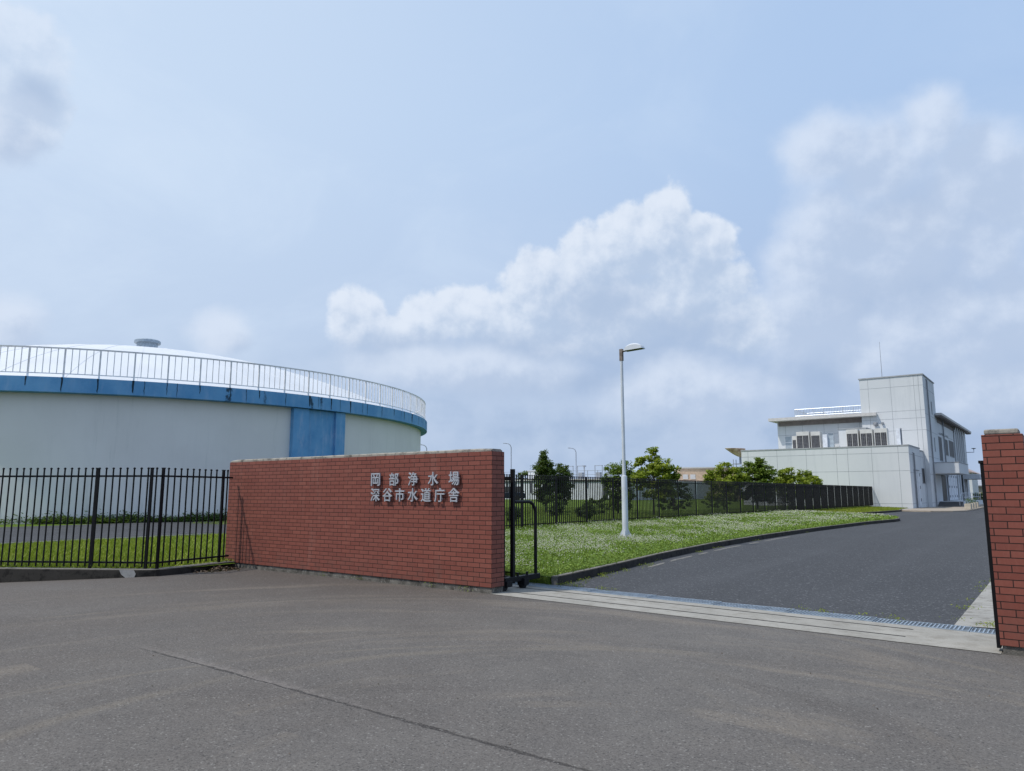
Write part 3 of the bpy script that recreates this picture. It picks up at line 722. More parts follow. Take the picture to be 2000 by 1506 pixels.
# ------------------------------------------------------------------ street lamp
LX, LY, LZ = -3.05, 9.88, .22
lamp = thing('street_lamp', 'white street lamp with a single curved head standing in the clover lawn', 'street lamp', (LX, LY, LZ))
q = MB(); q.lathe([(.086, .02), (.082, 1.74), (.078, 1.76), (.05, 1.775)], (LX, LY, LZ), n=24); q.build('lower_pole', 'lamp_paint', lamp, auto=40)
q = MB(); q.lathe([(.052, 1.76), (.040, 5.42), (.0, 5.42)], (LX, LY, LZ), n=20); q.build('upper_pole', 'lamp_paint', lamp, auto=40)
q = MB()
for a in (0, pi / 2, pi, 1.5 * pi):
    dx, dy = cos(a + .4), sin(a + .4); px_, py_ = -dy * .006, dx * .006
    V = []
    for s in (-1, 1): V += [(LX + dx * .08 + s * px_, LY + dy * .08 + s * py_, LZ + .025), (LX + dx * .2 + s * px_, LY + dy * .2 + s * py_, LZ + .025), (LX + dx * .08 + s * px_, LY + dy * .08 + s * py_, LZ + .28)]
    q.raw(V, [(0, 1, 2), (5, 4, 3), (0, 3, 4, 1), (1, 4, 5, 2), (2, 5, 3, 0)])
q.build('gusset', 'lamp_paint', lamp)
MB().box(LX - .2, LX + .2, LY - .2, LY + .2, LZ, LZ + .025).build('base_plate', 'steel_bolt', lamp, bevel=.004)
MB().box(LX - .27, LX + .27, LY - .27, LY + .27, LZ - .2, LZ).build('footing', 'concrete_pale', lamp, bevel=.01)
for sx in (-1, 1):
    for sy in (-1, 1):
        q = MB(); q.tube([(LX + sx * .155, LY + sy * .155, LZ + .02), (LX + sx * .155, LY + sy * .155, LZ + .10)], .016, 8); q.tube([(LX + sx * .155, LY + sy * .155, LZ + .025), (LX + sx * .155, LY + sy * .155, LZ + .065)], .03, 6); q.build('bolt', 'steel_bolt', lamp)
q = MB(); q.box(LX - .05, LX + .045, LY - .045, LY + .045, LZ + 5.1, LZ + 5.45); q.build('bracket', 'lamp_bracket', lamp, bevel=.004)
MB().tube([(LX + .03, LY, LZ + 5.38), (LX + .15, LY, LZ + 5.395)], .033, 10).build('arm', 'lamp_bracket', lamp, auto=40)
def head_z(s): return LZ + 5.37 + .02 * s
q = MB(); N = 14; V = []; F = []
for i in range(N + 1):
    s = i / N; x = LX + .13 + .58 * s; h = .015 + .165 * math.sqrt(max(0, 1 - (2 * s - 1) ** 2)) * (1.05 - .1 * s)
    z0 = head_z(s)
    V += [(x, LY - .12, z0), (x, LY - .115, z0 + h * .8), (x, LY - .08, z0 + h), (x, LY + .08, z0 + h), (x, LY + .115, z0 + h * .8), (x, LY + .12, z0)]
for i in range(N):
    for k in range(6): F.append((i * 6 + k, i * 6 + (k + 1) % 6, (i + 1) * 6 + (k + 1) % 6, (i + 1) * 6 + k))
F += [(5, 4, 3, 2, 1, 0), tuple(N * 6 + k for k in range(6))]
q.raw(V, F); q.build('lamp_head', 'lamp_paint', lamp, auto=35)
q = MB(); q.raw([(LX + .16, LY - .105, head_z(.05) - .004), (LX + .69, LY - .105, head_z(.97) - .004), (LX + .69, LY + .105, head_z(.97) - .004), (LX + .16, LY + .105, head_z(.05) - .004)], [(0, 3, 2, 1)])
q.build('lens', 'lamp_lens', lamp)

# ------------------------------------------------------------------ round water tank
TC = (-46.9, 17.5); RW, RB = 20.38, 20.85
tank = thing('water_tank', 'huge round concrete water tank with a blue rim, white dome roof and grey railing', 'water tank', (TC[0], TC[1], 0))
c3 = (TC[0], TC[1], 0)
MB().lathe([(RW, -.2), (RW, 6.2)], c3, n=160).build('tank_shell', 'tank_wall', tank, auto=40)
MB().lathe([(RW - .05, 6.12), (RB, 6.14), (RB, 6.84), (RB - .35, 6.86), (RB - .4, 6.5)], c3, n=160).build('rim_beam', 'tank_blue', tank, auto=30)
prof = []
for i in range(17):
    r = (RB - .36) * (1 - i / 16.0); prof.append((max(r, .001), 6.62 + 5.0 * (1 - (r / (RB - .36)) ** 2) ** 1.0))
MB().lathe(prof, c3, n=120).build('dome', 'dome_white', tank, smooth=True)
q = MB()
for k in range(40):
    a = 2 * pi * k / 40; pts = []
    for r, z in prof[:15]: pts.append((TC[0] + r * cos(a), TC[1] + r * sin(a), z + .004))
    q.tube(pts, .010, 4, cap=False)
q.build('dome_ribs', 'dome_white', tank)
MB().lathe([(.72, 11.4), (.72, 12.52), (.9, 12.54), (.9, 12.72), (.82, 12.78), (0.001, 12.84)], c3, n=40).build('roof_vent', 'galvanised', tank, auto=30)
def arc_box(q, r0, r1, a0, a1, z0, z1, n=8):
    q.lathe([(r0, z0), (r1, z0), (r1, z1), (r0, z1)], c3, rad(a0), rad(a1), n)
    for a in (a0, a1):
        ca, sa = cos(rad(a)), sin(rad(a)); pts = [(TC[0] + r * ca, TC[1] + r * sa, z) for r, z in ((r0, z0), (r1, z0), (r1, z1), (r0, z1))]
        q.face(pts if a == a0 else pts[::-1])
for base in (-5.15, -5.15 + 90, -5.15 + 180, -5.15 - 90):
    for a0, a1 in ((base, base + 2.72), (base + 7.95, base + 9.95)):
        q = MB(); arc_box(q, RW - .05, RW + .30, a0, a1, -.1, 6.11); q.build('pilaster', 'tank_blue', tank)
    q = MB(); arc_box(q, RW - .05, RW + .16, base + 2.73, base + 7.94, -.1, 6.10); q.build('recessed_panel', 'tank_blue', tank)
# open joints and algae streaks on the rim
q = MB(); rs = random.Random(11)
for k in range(88):
    a = -39.6 + 4.09 * k
    for da, ww in ((rs.uniform(-.03, .03), rs.uniform(.012, .05)),) + (((rs.uniform(1.2, 3), rs.uniform(.006, .012)),) if rs.random() < .5 else ()):
        n = 6; V = []; F = []; ln = rs.choice([.70, .70, .62, .45])
        for i in range(n + 1):
            z = 6.845 - ln * i / n; w = (ww * (1 - .55 * i / n) + rs.uniform(0, .008)) * (1 if i < n else .3); aa = rad(a + da) + rs.uniform(-.0006, .0006)
            for s in (-1, 1): V.append((TC[0] + (RB + .004) * cos(aa + s * w / RB), TC[1] + (RB + .004) * sin(aa + s * w / RB), max(z, 6.146)))
        for i in range(n): F.append((2 * i, 2 * i + 2, 2 * i + 3, 2 * i + 1))
        q.raw(V, F)
q.build('rim_stains', 'tank_stain', tank)
rail = MB(); RR = RB - .17
for z in (7.03, 8.24):
    w = .034 if z > 8 else .02
    rail.lathe([(RR - w, z - w), (RR + w, z - w), (RR + w, z + w), (RR - w, z + w), (RR - w, z - w)], c3, n=176)
for k in range(88 * 5):
    if k % 5 == 0: continue
    a = rad(-39.6 + 4.09 * k / 5); x, y = TC[0] + RR * cos(a), TC[1] + RR * sin(a)
    rail.obox((x, y), (cos(a), sin(a)), (-sin(a), cos(a)), .016, .016, 7.04, 8.22)
railing = rail.build('railing', 'rail_grey', tank)
for k in range(88):
    a = rad(-39.6 + 4.09 * k); x, y = TC[0] + RR * cos(a), TC[1] + RR * sin(a)
    MB().obox((x, y), (cos(a), sin(a)), (-sin(a), cos(a)), .034, .034, 6.84, 8.23).build('post', 'rail_grey', railing)

# ------------------------------------------------------------------ white office building
GZ = .1
off = thing('office_building', 'white panelled two storey waterworks office with a square stair tower', 'building', (-12, 67.66, GZ))
X0, X1, Y0, YT, YB, XT = -20.2, -4.44, 67.66, 76.16, 113.0, -3.94
def joints_y(q, y, x0, x1, z0, z1, vx, hz, w=.017):
    q.mi = 1
    for x in vx: q.box(x - w, x + w, y - .004, y + .02, z0, z1)
    for z in hz: q.box(x0, x1, y - .006, y + .02, z - w, z + w)
    q.mi = 0
def joints_x(q, x, y0, y1, z0, z1, vy, hz, w=.017):
    q.mi = 1
    for y in vy: q.box(x - .02, x + .004, y - w, y + w, z0, z1)
    for z in hz: q.box(x - .02, x + .006, y0, y1, z - w, z + w)
    q.mi = 0
WJ = ['panel_wall', 'panel_joint']
q = MB(); q.box(X0, X1, Y0, 74.2, 0, 5.86); q.box(X0, X1 - .003, 74.2, YT - .003, 0, 5.66)
joints_y(q, Y0, X0, X1, .1, 5.86, (-19.5, -16.51, -13.63, -10.78, -9.75, -7.61, -5.33), (5.24, 3.56, .52))
joints_x(q, X1, Y0, YT, .1, 5.6, (74.2,), (5.1, 3.4, .52))
q.build('single_storey_wing', WJ, off)
q = MB(); q.box(X0 - .04, X1 + .04, Y0 - .04, Y0 + .25, 5.86, 5.98); q.box(X1 - .25, X1 + .04, Y0 + .25, 74.2, 5.86, 5.98); q.box(X0 - .04, X0 + .25, Y0 + .25, YT, 5.86, 5.98); q.box(X1 - .25, X1 + .04, 74.2, YT - .01, 5.66, 5.77)
q.build('parapet_cap', 'wall_cap', off)
q = MB(); q.box(-9.95, XT, YT, 84.29, 0, 13.62)
joints_y(q, YT, -9.95, XT, .1, 13.62, (-9.12, -6.95, -4.77, -4.33), (12.55, 9.97, 9.17, 7.93))
joints_x(q, XT, YT, 84.29, .1, 13.62, (79.2,), (12.4, 9.6, 7.9, 5.2, 3.4, .52))
q.build('stair_tower', WJ, off)
q = MB(); q.box(-10.03, XT + .08, YT - .08, 84.37, 13.62, 13.74); q.build('tower_cap', 'wall_cap', off)
q = MB(); q.tube([(-8.0, 78, 13.7), (-8.0, 78, 17.9)], .035, 6, .015); q.build('lightning_rod', 'far_pole', off)
q = MB(); q.box(-19.2, -9.96, 77.16, YB, 5, 9.64); q.box(-9.95, XT, 84.30, YB, 0, 9.94); q.box(-19.2, -9.96, 84.3, YB, 0, 5)
joints_y(q, 77.16, -19.2, -9.96, 5.9, 9.64, (-18.3, -16.4, -14.1, -12.6, -10.4), (8.05,))
joints_x(q, XT, 84.3, YB, .1, 9.9, (88.3, 98.6, 109.2, 111.2), (8.1, 5.0))
q.build('main_block', WJ, off)
q = MB(); q.box(-19.75, -9.97, 75.66, YB + .7, 9.64, 9.97); q.box(-9.97, -8.42, 75.66, YT - .085, 9.62, 9.95)
q.mi = 1; q.box(-19.0, -10.15, 76.9, 77.15, 9.12, 9.635); q.build('roof_slab', ['roof_edge', 'frieze'], off)
q = MB(); q.box(-9.96, -3.25, 84.38, YB + 1.2, 9.945, 10.2); q.box(XT + .085, -3.25, 82.9, 84.38, 9.945, 10.2)
q.mi = 1; q.box(XT + .09, -3.32, 83.0, YB + 1.1, 9.80, 9.943); q.box(XT + .002, XT + .05, 84.4, 98.5, 9.3, 9.8); q.build('eave_slab', ['roof_edge', 'frieze'], off)
def window_x(y0, y1, z0, z1, x=XT, mull=(), nm='window', fm='pipe_grey', gm='dark_glass'):
    f = MB(); w = .06
    f.box(x - .01, x + .035, y0, y1, z0, z0 + w); f.box(x - .01, x + .035, y0, y1, z1 - w, z1)
    for yy in (y0, y1 - w) + tuple(mull): f.box(x - .01, x + .03, yy, yy + w, z0 + w, z1 - w)
    o = f.build(nm, fm, off); g = MB(); g.box(x - .01, x + .012, y0 + w, y1 - w, z0 + w, z1 - w); g.build('pane', gm, o)
def window_y(x0, x1, z0, z1, y, mull=(), trans=(), nm='window', fm='white_frame', gm='dark_glass'):
    f = MB(); w = .07
    f.box(x0, x1, y - .04, y + .01, z0, z0 + w); f.box(x0, x1, y - .04, y + .01, z1 - w, z1)
    for xx in (x0, x1 - w) + tuple(mull): f.box(xx, xx + w, y - .035, y + .01, z0 + w, z1 - w)
    for zz in trans: f.box(x0 + w, x1 - w, y - .03, y + .01, zz, zz + w)
    o = f.build(nm, fm, off); g = MB(); g.box(x0 + w, x1 - w, y - .012, y + .01, z0 + w, z1 - w); g.build('pane', gm, o)
simple('pale_glass', (.36, .41, .45), .25, 0, .5)
window_x(84.45, 87.0, 5.05, 7.75, mull=(85.7,)); window_x(89.3, 92.3, 5.85, 7.75, mull=(90.8,)); window_x(93.5, 98.0, 5.85, 7.85, mull=(95.0, 96.5))
window_x(81.0, 81.35, 9.9, 11.3); window_x(81.05, 81.5, 5.9, 7.4, gm='pale_glass'); window_x(109.5, 110.3, 5.4, 7.7)
window_x(74.84 - .3, 76.1, 2.43, 3.97, x=X1)
window_y(-18.45, -17.6, 5.9, 7.98, 77.16, trans=(7.2,), gm='pale_glass')
window_y(-14.35, -13.1, 5.9, 8.15, 77.16, mull=(-13.8,), gm='pale_glass')
# equipment door, rain pipes, lights, lettering
q = MB(); q.box(X1 - .01, X1 + .05, 69.75, 72.5, .2, 3.62); o = q.build('double_door', 'white_door', off)
q = MB(); q.box(X1 + .052, X1 + .06, 71.1, 71.14, .25, 3.5); q.box(X1 - .005, X1 + .12, 69.7, 72.2, 3.63, 3.70)
for z in (.7, 1.9, 3.1): q.box(X1 + .05, X1 + .09, 72.3, 72.48, z, z + .3)
q.build('hinge', 'pipe_grey', o)
for pts in ([(X1 + .12, 69.6, .12), (X1 + .12, 69.6, 5.25), (X1 - .02, 69.6, 5.3)], [(XT + .12, 78.2, .12), (XT + .12, 78.2, 13.3), (XT - .02, 78.2, 13.4)], [(XT + .12, 88.4, .62), (XT + .12, 88.4, 9.9)]):
    MB().tube(pts, .07, 8).build('rain_pipe', 'pipe_grey', off, auto=40)
q = MB(); q.lathe([(.001, -.2), (.2, -.12), (.24, .05), (.18, .2), (.001, .26)], (-8.6, YT - .22, 8.7), n=14); q.build('wall_light', 'pipe_grey', off, auto=40)
q = MB(); q.box(-8.05, -7.85, YT - .25, YT - .002, 8.7, 8.9); q.build('camera_box', 'pipe_grey', off)
q = MB(); rs = random.Random(4)
for k in range(11):
    y = 85.4 + k * .74
    for i in range(4): yy = y + rs.uniform(0, .3); zz = 7.98 + rs.uniform(0, .25); q.box(XT - .002, XT + .03, yy, yy + rs.uniform(.06, .22), zz, zz + rs.uniform(.05, .16))
q.build('facade_lettering', 'pipe_grey', off)
# fins with recessed glazing
q = MB(); q.box(XT - .01, XT + .05, 98.9, 108.9, .7, 9.7); q.build('curtain_glazing', 'dark_glass', off)
for k in range(6):
    y = 98.8 + 1.95 * k
    q = MB(); q.box(XT + .051, XT + .17, y, y + .6, .1, 9.0); q.raw([(XT + .051, y, 9.0), (XT + .17, y, 9.0), (XT + .34, y, 9.79), (XT + .051, y + .6, 9.0), (XT + .17, y + .6, 9.0), (XT + .34, y + .6, 9.79)], [(0, 1, 2), (5, 4, 3), (1, 4, 5, 2)])
    q.build('facade_fin', 'panel_wall', off)
# entrance: canopy, doors, porch, handrail
q = MB(); q.box(XT, -1.65, 79.1, 88.0, 3.5, 4.62); o = q.build('canopy', 'panel_wall', off, bevel=.05)
q = MB(); q.box(XT, -1.62, 79.07, 88.03, 4.62, 4.68); q.build('canopy_cap', 'wall_cap', o)
q = MB(); q.box(XT, -1.9, 104.5, 109.5, 3.3, 3.95); q.build('side_canopy', 'panel_wall', off, bevel=.03)
q = MB(); q.box(XT - .01, XT + .02, 84.4, 87.9, .62, 3.45); q.build('entrance_door', 'dark_glass', off)
q = MB(); q.box(XT - .01, XT + .10, 88.9, 97.6, .7, 3.9); o = q.build('white_door', 'white_door', off)
q = MB()
for y in (89.6, 91.9, 94.2, 96.5):
    for z in (1.0, 2.1, 3.3): q.box(XT + .10, XT + .15, y, y + .3, z, z + .25)
    q.box(XT + .10, XT + .11, y - .6, y - .56, .75, 3.8)
q.build('hinge', 'pipe_grey', o)
q = MB(); q.box(XT + .03, -1.75, 81.5, 103.0, .1, .62); 
q.build('porch', 'panel_wall', off)
q = MB()
for k in range(4): q.box(XT + .03, -1.78, 79.6 + k * .48, 79.6 + (k + 1) * .48, .1, .22 + k * .125)
q.build('porch_steps', 'dark_tile', off)
q = MB()
for z in (1.05, 1.5): q.tube([(-1.95, 84.0, z), (-1.95, 103, z)], .03, 6)
for k in range(9): q.tube([(-1.95, 84 + k * 2.37, .6), (-1.95, 84 + k * 2.37, 1.5)], .025, 6)
q.tube([(-1.95, 79.8, .95), (-1.95, 82, 1.5), (-1.95, 84, 1.5)], .03, 6); q.tube([(-1.95, 79.8, .1), (-1.95, 79.8, .95)], .025, 6)
q.build('handrail', 'chrome_rail', off, auto=40)
MB().tube([(-2.3, 87.6, .6), (-2.3, 87.6, 3.5)], .07, 8).build('canopy_post', 'grille', off, auto=40)
q = MB(); q.tube([(XT, 112.9, 7.2), (XT + .9, 112.9, 7.2), (XT + .9, 112.9, 7.7)], .05, 6); q.lathe([(.001, 0), (.3, .12), (.3, .16), (.001, .2)], (XT + .9, 112.9, 7.6), n=12); q.build('wall_bracket', 'far_pole', off)
# roof railing
q = MB()
for y in (77.6, 82.5):
    for z in (10.25, 11.0): q.tube([(-17.3, y, z), (-10.0, y, z)], .022, 6)
    for k in range(8): q.tube([(-17.3 + k * 1.04, y, 9.95), (-17.3 + k * 1.04, y, 11.0)], .025, 6)
    q.mi = 1
    for k in range(44): q.box(-17.3 + k * .166 - .011, -17.3 + k * .166 + .011, y - .011, y + .011, 10.25, 11.0)
    q.mi = 0
for z in (10.25, 11.0): q.tube([(-17.3, 77.6, z), (-17.3, 82.5, z)], .03, 6)
for k in range(24): q.box(-17.31, -17.29, 77.8 + k * .2 - .01, 77.8 + k * .2 + .01, 9.97, 11.0)
q.build('roof_railing', ['chrome_rail', 'pipe_grey'], off)
q = MB(); q.box(-11.4, -8.8, 71.9, 76.15, 5.7, 8.02); q.mi = 1; q.box(-11.45, -8.7, 71.82, 76.1, 8.02, 8.1); q.build('roof_plant_room', ['panel_wall', 'wall_cap'], off)
# condensing units on the wing roof
def condenser(x0, x1, yf, z1, ngr, label, side=None):
    u = thing('air_conditioner', label, 'air conditioner', ((x0 + x1) / 2, yf, 5.7), 'condensing units on the wing roof')
    MB().box(x0, x1, yf, yf + .85, 5.75, z1).build('casing', 'unit_casing', u, bevel=.01)
    q = MB(); q.box(x0 + .03, x1 - .03, yf + .02, yf + .8, 5.66, 5.75); q.build('feet', 'pipe_grey', u)
    wd = (x1 - x0 - .08) / ngr
    for k in range(ngr):
        a = x0 + .06 + k * wd; b = a + wd - .05
        q = MB(); q.box(a, b, yf - .012, yf + .01, 5.9, z1 - .42)
        q.mi = 1; n = max(3, int((b - a) / .13))
        for i in range(1, n): xx = a + (b - a) * i / n; q.box(xx - .007, xx + .007, yf - .022, yf - .012, 5.92, z1 - .44)
        for i in range(1, 11): zz = 5.9 + (z1 - 6.32) * i / 11; q.box(a, b, yf - .026, yf - .022, zz - .007, zz + .007)
        q.build('intake_grille', ['grille', 'pipe_grey'], u)
YU = 71.0
condenser(-15.42, -14.12, YU, 7.9, 2, 'twin grille condenser left of the roof door')
condenser(-13.95, -13.02, YU, 7.85, 1, 'single grille condenser right beside the roof door')
condenser(-15.95, -15.5, YU + .3, 7.5, 1, 'slim half hidden condenser at the left end of the roof')
condenser(-10.48, -9.38, YU, 7.87, 2, 'first condenser of the three in front of the roof plant room')
condenser(-9.18, -8.05, YU, 7.84, 2, 'middle condenser of the three before the roof plant room')
condenser(-7.88, -6.72, YU, 7.86, 2, 'last condenser of three, nearest the stair tower')
cab = thing('cabinet', 'tall narrow white cabinet at the right end of the wing roof', 'cabinet', (-5.6, 71, 5.7))
MB().box(-5.85, -5.5, 70.6, 71.2, 5.68, 7.75).build('cabinet_body', 'white_door', cab, bevel=.01); MB().box(-5.48, -5.42, 70.9, 71.1, 5.68, 7.8).build('cable_duct', 'pipe_grey', cab)
cab = thing('cabinet', 'white cabinet with a glazed front beside the roof door', 'cabinet', (-12.6, 71, 5.7))
MB().box(-12.72, -12.3, YU - .2, YU + .5, 5.68, 7.5).build('cabinet_body', 'white_door', cab, bevel=.01); MB().box(-12.28, -11.75, YU + .1, YU + .5, 5.7, 7.4).build('glazed_front', 'pale_glass', cab)
# rusty dish behind the wing
dish = thing('dish_antenna', 'rusty upturned dish antenna behind the corner of the white office', 'dish antenna', (-25.4, 80.0, .3))
q = MB(); prof = [(1.22 * (i / 12) ** .55 + .001, 1.08 * i / 12) for i in range(13)]
prof2 = prof + [(r - .03, z + .02) for r, z in prof[::-1]]
q.lathe([(r, z) for r, z in prof2], (0, 0, 0), n=40)
def tilt(V, c, ang):
    out = []
    for x, y, z in V: out.append((c[0] + x * cos(ang) - z * sin(ang), c[1] + y, c[2] + x * sin(ang) + z * cos(ang)))
    return out
q.V = [(x + .75 * (1 - z / 1.08), y, z) for x, y, z in q.V]
q.V = tilt(q.V, (-25.4, 80.0, 5.86), rad(-2)); q.build('reflector', 'rusty_dish', dish, auto=40)
q = MB(); q.box(-25.5, -23.9, 79.5, 80.5, 5.0, 5.08); q.box(-25.5, -23.9, 79.5, 80.5, 4.35, 4.4); q.build('platform', 'far_pole', dish)
q = MB()
for x in (-25.5, -23.96):
    for y in (79.5, 80.44): q.box(x, x + .06, y, y + .06, .3, 5.6)
q.box(-24.85, -24.65, 79.9, 80.1, 5.08, 5.86); q.build('stand', 'far_pole', dish)

# ------------------------------------------------------------------ things far behind
b = thing('beige_building', 'low beige building with round windows behind the trees left of the office', 'building', (-36, 96, .5))
q = MB(); dd = np.array((.886, .464)); nn = np.array((-.464, .886)); c0 = np.array((-36.0, 98.0)) + nn * 6
q.obox(c0, dd, nn, 4.6, 6, .3, 5.2); q.build('wall', 'beige_wall', b)
q = MB(); q.obox(c0, dd, nn, 4.75, 6.15, 5.2, 5.4); q.build('roof', 'roof_edge', b)
for s in (-3.6, -2.5): 
    q = MB(); p = np.array((-36.0, 98.0)) + dd * s - nn * .03; q.obox(p, dd, nn, .38, .04, 3.6, 4.3); q.build('window', 'roof_edge', b)
b = thing('storage_shed', 'cream shed with a grey sloping roof seen beyond the office porch', 'shed', (0, 150, 0))
q = MB(); q.box(-14, 14, 150, 164, -.3, 2.75); q.build('wall', 'sand_wall', b)
q = MB(); q.raw([(-14.4, 149.4, 2.72), (14.4, 149.4, 2.72), (14.4, 157, 5.2), (-14.4, 157, 5.2), (14.4, 164.6, 2.72), (-14.4, 164.6, 2.72), (-14.4, 149.4, 2.9), (14.4, 149.4, 2.9), (14.4, 157, 5.38), (-14.4, 157, 5.38), (14.4, 164.6, 2.9), (-14.4, 164.6, 2.9)],
      [(6, 7, 8, 9), (9, 8, 10, 11), (1, 0, 3, 2), (2, 3, 5, 4), (0, 1, 7, 6), (4, 5, 11, 10), (0, 6, 9, 3), (3, 9, 11, 5), (1, 2, 8, 7), (2, 4, 10, 8)]); q.build('roof', 'slate_roof', b)
b = thing('house', 'small house with a pinkish gable roof behind the office corner', 'house', (-9, 141, 0))
q = MB(); q.box(-16, -5.6, 136, 146, -.3, 4.9); q.build('wall', 'panel_wall', b)
q = MB(); q.raw([(-16.3, 135.5, 4.9), (-5.2, 135.5, 4.9), (-5.2, 146.5, 4.9), (-16.3, 146.5, 4.9), (-10.7, 135.5, 8.0), (-10.7, 146.5, 8.0)], [(0, 1, 4), (1, 2, 5, 4), (2, 3, 5), (3, 0, 4, 5), (3, 2, 1, 0)]); q.build('roof', 'rose_roof', b)
b = thing('settling_basin', 'long white waterworks basin with a railed walkway beyond the fence', 'basin', (-50, 74, .5))
q = MB(); q.box(-75, -36, 72.5, 100, 0, 3.15); q.mi = 1
rs = random.Random(8); x = -74
while x < -38:
    w = rs.choice([.2, .3, .6]); q.box(x, x + w, 72.40, 72.5, rs.choice([.5, 1.5, 2.2]), 2.95); x += w + rs.uniform(.8, 2.6)
q.box(-75, -36, 72.38, 72.5, 2.95, 3.05)
q.build('basin_wall', ['basin_wall', 'basin_dark'], b)
q = MB(); q.box(-75, -36, 72.3, 74.3, 3.15, 3.3); q.build('walkway', 'roof_edge', b)
q = MB()
for z in (3.85, 4.35): q.box(-75, -36, 72.36, 72.40, z - .02, z + .02)
for k in range(27): q.box(-75 + k * 1.5 - .025, -75 + k * 1.5 + .025, 72.35, 72.41, 3.3, 4.36)
q.build('railing', 'far_pole', b)
for x in (-47, -45.2, -42.5, -41):
    q = MB(); q.box(x, x + .07, 75, 75.07, 3.3, 5.1); q.box(x + 1.1, x + 1.17, 75, 75.07, 3.3, 5.1); q.box(x, x + 1.17, 75, 75.07, 5.03, 5.1); q.box(x + .3, x + .9, 74.8, 75.3, 3.3, 4.2); q.build('sluice_frame', 'far_pole', b)
q = MB(); q.box(-54, -51, 76, 80, 3.3, 4.55); q.mi = 1; q.box(-54.1, -50.9, 75.9, 80.1, 4.55, 4.66); q.build('control_hut', ['panel_wall', 'roof_edge'], b)
car = thing('parked_car', 'dark navy car parked on the grass beyond the fence near the gate post', 'car', (-39.5, 55, .7))
def car_build(cx, cy, z, d):
    d = np.array(d); n = np.array((-d[1], d[0]))
    def pr(prof, hw0, hw1, name, m):
        q = MB(); V = []; N = len(prof)
        for s in (-1, 1):
            for u, h in prof:
                hw = hw0 + (hw1 - hw0) * clip((h - .85) / .6, 0, 1); V.append((cx + d[0] * u + n[0] * s * hw, cy + d[1] * u + n[1] * s * hw, z + h))
        q.raw(V, [tuple(range(N))[::-1], tuple(range(N, 2 * N))] + [(i, (i + 1) % N, N + (i + 1) % N, N + i) for i in range(N)]); return q.build(name, m, car, bevel=.05)
    pr([(-2.1, .3), (2.1, .3), (2.15, .7), (1.9, .85), (1.2, .92), (-1.9, .95), (-2.15, .8)], .84, .84, 'body', 'car_paint')
    pr([(1.15, .93), (.45, 1.46), (-1.75, 1.52), (-2.1, .96)], .8, .68, 'cabin', 'dark_glass')
    pr([(.5, 1.465), (.4, 1.52), (-1.7, 1.58), (-1.85, 1.525)], .69, .67, 'roof', 'car_paint')
    for u in (-1.3, 1.3):
        for s in (-1, 1):
            a = (cx + d[0] * u + n[0] * s * .70, cy + d[1] * u + n[1] * s * .70, z + .31); e = (cx + d[0] * u + n[0] * s * .88, cy + d[1] * u + n[1] * s * .88, z + .31)
            MB().tube([a, e], .31, 18).build('wheel', 'rubber', car, auto=40)
    for s in (-1, 1):
        q = MB(); q.obox((cx - d[0] * 2.13 + n[0] * s * .6, cy - d[1] * 2.13 + n[1] * s * .6), d, n, .03, .14, z + .68, z + .82); q.build('tail_light', 'rusty_dish', car)
car_build(-41.3, 54.1, fz(-40, 55) - .02, (-.8, -.6))
for lab, x, y, h, r in (('thin tall lamp with curved arm far beyond the tank', -69.5, 71.4, 8.7, 1.0), ('thin tall lamp with curved arm just right of the brick wall', -59.3, 79.0, 8.9, 1.0), ('thin tall lamp with curved arm above the railed basin', -51.6, 85.0, 8.2, 1.15)):
    l = thing('highway_lamp', lab, 'street lamp', (x, y, .3), 'distant curved lamps')
    MB().tube([(x, y, .3), (x, y, h - .6), (x - .12, y - .09, h - .25), (x - .35, y - .26, h - .06), (x - .7, y - .5, h)], .075, 8, .045).build('pole', 'far_pole', l, auto=50)
    MB().tube([(x - .6, y - .43, h), (x - .98, y - .72, h + .02)], .07, 8, .05).build('lamp_head', 'far_pole', l, auto=50)
l = thing('short_pole', 'short far pole with a small box on top above the basin railing', 'pole', (-50.8, 86, .3))
MB().box(-50.86, -50.74, 85.94, 86.06, .3, 5.4).build('pole', 'far_pole', l); MB().box(-51.0, -50.5, 85.8, 86.1, 5.4, 5.6).build('top_box', 'far_pole', l)
def planter(x, y, lab):
    t_ = thing('planter', lab, 'planter', (x, y, .1), 'planters on the office pavement')
    MB().box(x - .24, x + .24, y - .5, y + .5, .1, .58).build('planter_box', 'planter_box', t_, bevel=.03)
    MB().box(x - .2, x + .2, y - .45, y + .45, .58, .6).build('soil', 'dark_tile', t_)
    V, F, tn = leaf_ball((x, y, .78), (.26, .45, .3), 130, .09, random.Random(int(y))); npmesh('foliage', V, F, 'leaf_weed', t_, tn)

